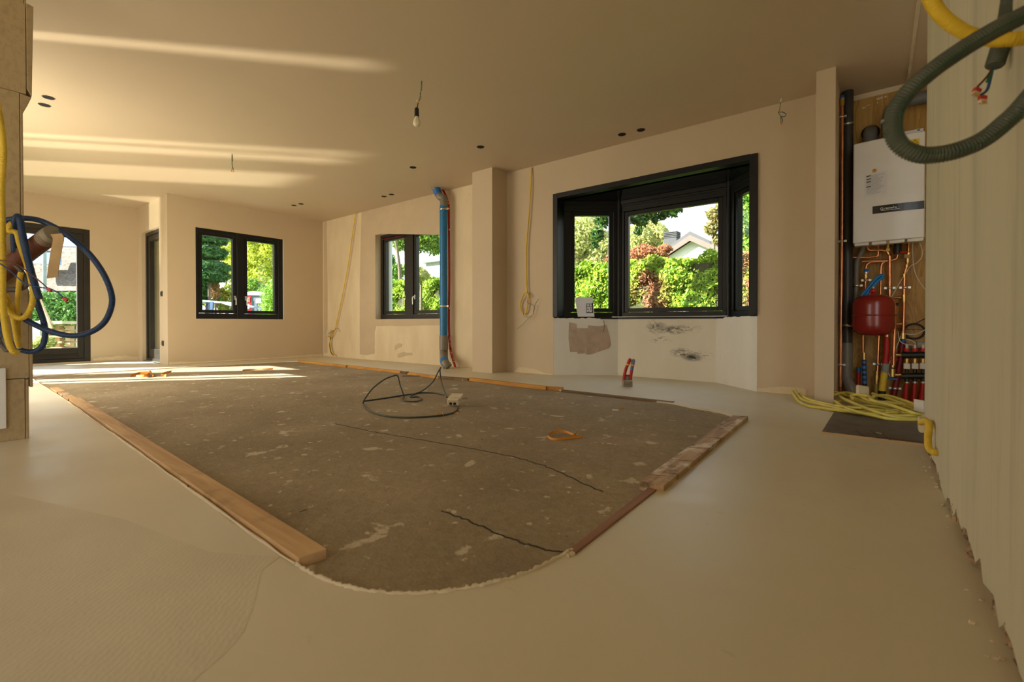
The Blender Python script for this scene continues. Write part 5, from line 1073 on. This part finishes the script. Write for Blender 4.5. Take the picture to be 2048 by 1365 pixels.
B().tube(spline([dep(1083, 350, 9.4), dep(1100, 345, 9.3), dep(1180, 400, 9.1), dep(1250, 418, 9), dep(1340, 415, 9), dep(1380, 390, 9)], 5), .03, 7).build('limb', bark, ok); B().tube(spline([dep(1210, 405, 9.1), dep(1202, 440, 9), dep(1192, 485, 9)], 5), .015, 6).build('limb', bark, ok)
tree('autumn_tree', 'loose orange-green tree right of the white gable', [bl(1428, 430, 16, 16), bl(1422, 458, 16, 14), bl(1435, 480, 16, 12), bl(1450, 440, 16, 26), bl(1460, 400, 16, 30), bl(1446, 520, 16, 14)], 7980, 0.058, autm, seed=6, shell=.2)
tree('green_tree', 'bright green tree filling the narrow right bay pane', [bl(1495, 440, 15, 40), bl(1500, 500, 15, 36), bl(1520, 380, 15, 45), bl(1478, 420, 15, 16), bl(1510, 540, 15, 26)], 17100, 0.068, green, seed=7)
# neighbour's white gable house
hz = thing('neighbour_house', (-6.8, 22, -.2), 'white gabled neighbouring house with slatted chimney beyond the hedge', 'house')
YH = 22; pk_ = onY(1380, 473, YH); zl = 2.8; sl = .56
xl = pk_.x-(pk_.z-zl)/sl; xr = pk_.x+(pk_.z-zl)/sl
b = B().prism([(xl+.5, YH+.35, -.2), (xr-.5, YH+.35, -.2), (xr-.5, YH+.35, zl+.1), (pk_.x, YH+.35, pk_.z-.15), (xl+.5, YH+.35, zl+.1)], (0, 8, 0)); b.build('walls', simple('white_house_wall', (.88, .88, .84), .8, var=.02), hz)
roofm = simple('roof_tiles', (.16, .055, .018), .8, var=.35, vs=6, bs=14, bstr=.8); barge = simple('barge_board', (.13, .09, .075), .7, var=.08); greyr = simple('grey_roof_edge', (.04, .042, .048), .6)
for sx, xe in ((-1, xl), (1, xr)):
    d = Vector((xe-pk_.x, 0, zl-pk_.z)); n = Vector((0, 0, .16))
    B().prism([pk_, pk_+d, pk_+d+n, pk_+n], (0, 8.5, 0)).build('roof_slope', roofm if sx < 0 else greyr, hz)
    B().prism([pk_+Vector((0, -.03, -.20)), pk_+d+Vector((0, -.03, -.20)), pk_+d+Vector((0, -.03, .06)), pk_+Vector((0, -.03, .06))], (0, .06, 0)).build('barge_board', barge, hz)
    B().prism([pk_+Vector((0, -.02, .06)), pk_+d*.28+Vector((0, -.02, .06)), pk_+d*.26+Vector((0, -.02, .20)), pk_+Vector((0, -.02, .24))], (0, 3, 0)).build('ridge_cap', greyr, hz)
ch = dep(1344, 480, 24.6); chm = simple('chimney_slate', (.022, .027, .028), .6, var=.1)
B().box(ch.x-.33, ch.x+.33, ch.y-.3, ch.y+.3, 2.5, ch.z+.06).build('chimney', chm, hz)
for i in range(4): z = ch.z+.08+i*.085; B().box(ch.x-.36, ch.x+.36, ch.y-.33, ch.y+.33, z, z+.05).build('chimney_slat', chm, hz)
B().box(onY(1340, 523, YH+.3).x, onY(1410, 523, YH+.3).x, YH+.32, YH+.36, 2.2, onY(1380, 521.5, YH+.3).z).build('window_band', simple('dark_window', (.03, .035, .06), .2), hz)
# view through the back-wall window
b = B().box(onY(752, 500, 5.35).x, onY(784.5, 500, 5.5).x, 5.35, 5.5, -.3, 2.6); struct('wall_outside_pier', b, simple('outside_white_render', (.62, .70, .82), .7, var=.02), 'pale bluish rendered wall edge outside the back window')
tr = tree('oak_tree', 'leaning mossy oak trunk with light crown seen through the back window', [bl(800, 480, 19, 22), bl(822, 500, 19, 14), bl(780, 520, 19, 12), bl(850, 470, 19, 35), bl(870, 490, 19, 22), bl(830, 460, 19, 30), bl(790, 545, 22, 20), bl(818, 540, 22, 14)], 12350, 0.068, green, trunk=[tuple(dep(801, 660, 17)), tuple(dep(800, 560, 17)), tuple(dep(797, 520, 17)), tuple(dep(791, 480, 17)), tuple(dep(784, 440, 17))], seed=9, shell=.1)
tree('bush', 'yellowish bush between the hedge and the white shed', [bl(842, 548, 14.2, 12), bl(836, 556, 14.2, 10), bl(850, 552, 14.2, 8)], 4180, 0.054, pale, seed=10, cat='bush')
sh = thing('white_shed', onY(865, 560, 16), 'white flat-roofed shed with grey door beyond the hedge', 'shed')
A, C_ = onY(851, 527, 16), onY(905, 600, 16); rA = onY(838, 514, 15.7)
B().box(A.x, C_.x, 16, 18, -.2, A.z).build('walls', white_paint, sh); B().box(rA.x, C_.x+.4, 15.7, 18.3, A.z, rA.z).build('flat_roof', white_paint, sh); B().box(onY(853, 530, 15.97).x, onY(900, 530, 15.97).x, 15.96, 16, -.1, A.z-.03).build('door', simple('pale_grey_door', (.42, .46, .52), .5), sh)
# view through the window-wall window
tree('conifer', 'dark drooping conifer filling the left pane of the window-wall window', [bl(418, 475, 20, 34, .5), bl(412, 505, 20, 36, .45), bl(418, 535, 20, 36, .4), bl(415, 552, 20, 38, .35), bl(405, 580, 21, 26, .8), bl(400, 450, 20, 30), bl(425, 455, 21, 26)], 22800, 0.068, conm, seed=11, droop=.6, elong=1.5)
tree('yellow_tree', 'bright yellow-green tree filling the right pane of the window-wall window', [bl(452, 500, 33, 24), bl(465, 540, 33, 26), bl(500, 510, 33, 34), bl(530, 520, 33, 34), bl(520, 560, 33, 34), bl(490, 560, 33, 24), bl(545, 480, 33, 34), bl(470, 470, 33, 22), bl(500, 470, 33, 30)], 28500, 0.088, ylw, seed=12)
tree('brown_conifer', 'small withered brown conifer behind the parked car', [bl(431, 575, 20.5, 7, 1.8), bl(430, 590, 20.5, 8, 1)], 1100, .06, m_leaf('withered', [(.25, .13, .05), (.40, .24, .09), (.30, .18, .05)], .2), seed=13, cat='conifer')
tree('flowering_shrub', 'yellow-spotted green shrub between the car and the conifer', [bl(440, 592, 21.5, 18, .9), bl(458, 583, 21.5, 14), bl(425, 602, 21.5, 14), bl(455, 607, 21.5, 20)], 3600, .06, m_leaf('shrub_leaves', [(.10, .22, .03), (.22, .36, .05), (.45, .42, .05), (.60, .40, .06)], .35), seed=14, cat='shrub')
tree('background_green', 'mid green tree low behind the red portable cabin', [bl(505, 572, 27, 16), bl(480, 585, 27, 20), bl(530, 590, 27, 18), bl(400, 590, 27, 24)], 6650, 0.068, green, seed=16)
up = thing('cypress_shrub', pt(537, 640, 11), 'upright feathery bright green shrub right of the portable cabin', 'shrub')
rs = np.random.RandomState(15); Ps = []; 
for i in range(120):
    x = 527+rs.rand()*32; top = 552+rs.rand()*40+abs(x-543)*1.2; lean = rs.normal()*5
    for k in range(48): f = k/47; Ps.append(dep(x+lean*f+rs.normal()*1.2, 722-(722-top)*f, 11+rs.rand()*.4))
leaf_mesh('foliage', np.array([tuple(p) for p in Ps]), np.tile([.7, -.5, .2], (len(Ps), 1)), .026, m_leaf('cypress', [(.10, .28, .02), (.26, .46, .04), (.40, .58, .10)], .35), up, seed=15, elong=1.8)
# parked car
car = thing('parked_car', pt(425, 650, 16), 'blue-grey parked car whose roof shows above the window sill', 'car')
cp_ = simple('car_paint', (.10, .17, .34), .25, spec=.6, var=.03, coat=.5); cgl = simple('car_roof', (.55, .60, .68), .25, var=.03); cw = m_glass()
c0 = dep(425, 648, 16.4); d = RT.copy(); nv = Vector((-RT.y, RT.x, 0))
def cpt(u, z, s=0): return Vector((c0.x, c0.y, -.2))+d*u+nv*s+Vector((0, 0, z))
B().prism([cpt(*q) for q in ((-3.3, .35), (-3.35, .75), (-3.1, .98), (.75, 1.0), (1.4, .92), (1.75, .72), (1.8, .4), (1.6, .3), (-3.2, .3))], nv*1.75).build('body', cp_, car, bevel=.03)
roof = [(-2.7, 1.50), (-1.9, 1.62), (-.6, 1.66), (.2, 1.60), (.62, 1.47)]
B().prism([cpt(u, z, .15) for u, z in roof]+[cpt(u, z-.06, .15) for u, z in roof[::-1]], nv*1.45).build('roof', cgl, car)
for u0, z0_, u1, z1_ in ((.62, 1.47, 1.25, .98), (-.15, 1.6, -.22, .98), (-1.25, 1.6, -1.32, .98), (-2.7, 1.5, -3.05, .98)):
    for s in (.12, 1.55): B().hexa([cpt(u0, z0_, s), cpt(u0+.09, z0_-.02, s), cpt(u0+.09, z0_-.02, s+.08), cpt(u0, z0_, s+.08), cpt(u1, z1_, s), cpt(u1+.12, z1_, s), cpt(u1+.12, z1_, s+.08), cpt(u1, z1_, s+.08)][4:]+[cpt(u0, z0_, s), cpt(u0+.09, z0_-.02, s), cpt(u0+.09, z0_-.02, s+.08), cpt(u0, z0_, s+.08)]).build('pillar', cp_, car)
B().prism([cpt(*q, .14) for q in ((-2.95, 1.0), (1.2, 1.0), (.6, 1.44), (-2.6, 1.48))], nv*.01).build('side_window', cw, car)
for u in (-2.4, 1.0): B().lathe(cpt(u, .33, -.02), [(0, 0), (.18, 0), (.2, .02), (.31, .02), (.31, -.18), (0, -.18)], -nv, 20).build('wheel', black_pl, car)
# portable cabin
pc = thing('portable_cabin', pt(519, 650, 25), 'grey portable cabin with a red panel seen in the right pane', 'cabin')
c0 = dep(519, 650, 25); g = simple('cabin_grey', (.15, .18, .23), .5, var=.05)
B().obox((c0.x, c0.y, .95), RT*.56, Vector((-RT.y, RT.x, 0))*.55, (0, 0, 1.15)).build('walls', g, pc)
n = 8; V = [Vector((c0.x, c0.y, 2.10))+RT*(-.6+1.2*i/n)+Vector((0, 0, .22*math.sin(math.pi*i/n)**.7)) for i in range(n+1)]
B().prism([v-Vector((-RT.y, RT.x, 0))*.6 for v in V], Vector((-RT.y, RT.x, 0))*1.2).build('rounded_roof', white_pl, pc)
fr_ = Vector((RT.y, -RT.x, 0))*.56
q = Vector((c0.x, c0.y, .85))+fr_
B().obox(q-RT*.34+Vector((0, 0, .2)), RT*.22, fr_*.03, (0, 0, 1.02)).build('red_panel', simple('sign_red', (.42, .008, .008), .5, var=0), pc)
b = B()
for i in range(4): b.obox(q-RT*(.42-.07*i)+fr_*.05+Vector((0, 0, 1.02)), RT*.012, fr_*.01, (0, 0, .13))
b.build('panel_slots', white_pl, pc); B().obox(q-RT*.30+fr_*.05+Vector((0, 0, .66)), RT*.09, fr_*.01, (0, 0, .12)).build('panel_sign', white_pl, pc); B().obox(q+RT*.26+fr_*.04+Vector((0, 0, .95)), RT*.13, fr_*.01, (0, 0, .12)).build('notice', white_pl, pc)
for i in range(3): B().obox(q+RT*(-.08+.22*i)+fr_*.02, RT*.008, fr_*.01, (0, 0, 1.0)).build('rib', simple('cabin_dark', (.16, .20, .26), .5), pc)
# view through the glazed door
bd = thing('tiled_house', pt(110, 560, 16), 'house with a big stippled tiled roof and blue rooflights behind the glazed door', 'house')
tm = NT('stippled_tiles'); tm.set(.9, 0, .2); tm.base(tm.mix(tm.rng(tm.noise(9, 6, None, .75), .35, .65), (.09, .07, .055), (.30, .25, .20))); tm = tm.m
def quad(name, m, pts, t0, ext): return B().prism([dep(x, y, tt) for (x, y), tt in zip(pts, t0)], ext).build(name, m, bd)
e = FW*.2
quad('roof', tm, ((20, 480), (200, 480), (200, 582), (20, 582)), (19, 19, 16, 16), e); quad('skylight_band', simple('rooflight_blue', (.16, .22, .32), .3), ((20, 468), (200, 470), (200, 494), (20, 492)), (16.9, 16.9, 16.4, 16.4), e)
quad('skylight_band', simple('rooflight_blue', (.16, .22, .32), .3), ((20, 500), (112, 502), (112, 529), (20, 526)), (16.6, 16.6, 15.9, 15.9), e); quad('wall', simple('ochre_wall', (.22, .18, .12), .8), ((20, 582), (200, 582), (200, 700), (20, 700)), (16.2, 16.2, 16.2, 16.2), e)
po = tag(B().cyl(dep(89, 697, 14.5), dep(89, 495, 14.5), .05, 10).build('post', simple('grey_post', (.30, .36, .36), .5)), 'thin grey post standing before the tiled house', 'post')
hx = [dep(60, 650, 12.5), dep(175, 650, 12.5)]
hm2 = m_leaf('laurel', [(.03, .10, .015), (.07, .20, .03), (.14, .32, .06), (.30, .46, .18)], .3)
r = thing('laurel_hedge', hx[0], 'clipped dark green hedge behind the stacked pallets', 'hedge'); rs = np.random.RandomState(17); Ps = []
for i in range(7500): Ps.append(dep(50+rs.rand()*140, 586+rs.rand()*112, 12.3+rs.rand()*.3))
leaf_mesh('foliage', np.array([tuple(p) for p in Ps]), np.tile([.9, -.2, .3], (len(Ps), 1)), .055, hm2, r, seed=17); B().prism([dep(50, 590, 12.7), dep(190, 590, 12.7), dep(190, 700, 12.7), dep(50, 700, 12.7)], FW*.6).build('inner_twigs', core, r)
ps = thing('pallet_stack', pt(125, 690, 10), 'stack of wooden pallets outside the glazed door', 'pallets')
t0 = 10.2
for i in range(5):
    y = 655+i*11
    B().obox(dep(131, y-3.5, t0), RT*.40, FW*.5, UP*.012).build('deck', wood_p, ps)
    for k in range(4): B().obox(dep(98+k*21, y+1.5, t0-.4), RT*.05, FW*.05, UP*.045).build('block', wood_p, ps)
    B().obox(dep(131, y+6, t0), RT*.40, FW*.5, UP*.012).build('deck', wood_p, ps)
B().obox(dep(130, 646, t0-.1), RT*.42, FW*.5, UP*.03).build('top_sheet', simple('pale_sheet', (.62, .52, .40), .7), ps)
tag(B().obox(dep(88, 628, 9.6), (RT*.4-UP*.9)*.0+RT*.06, FW*.02, (UP*.95-RT*.42)*.32).build('leaning_plank', wood_p), 'pale plank leaning against the pallets', 'plank')
tree('potted_shrub', 'small light green shrub at the foot of the leaning plank', [bl(88, 682, 9, 14, .7), bl(76, 690, 9, 12, .6), bl(100, 688, 9, 10, .6)], 1330, 0.034, pale, seed=18, cat='shrub')
tag(B().prism([dep(56, 655, 9.4), dep(80, 640, 9.4), dep(80, 692, 9.4), dep(56, 692, 9.4)], FW*.1).build('plastic_sheet', simple('grey_sheet', (.50, .52, .50), .5)), 'grey-white plastic sheeting beside the small shrub outside', 'sheet')
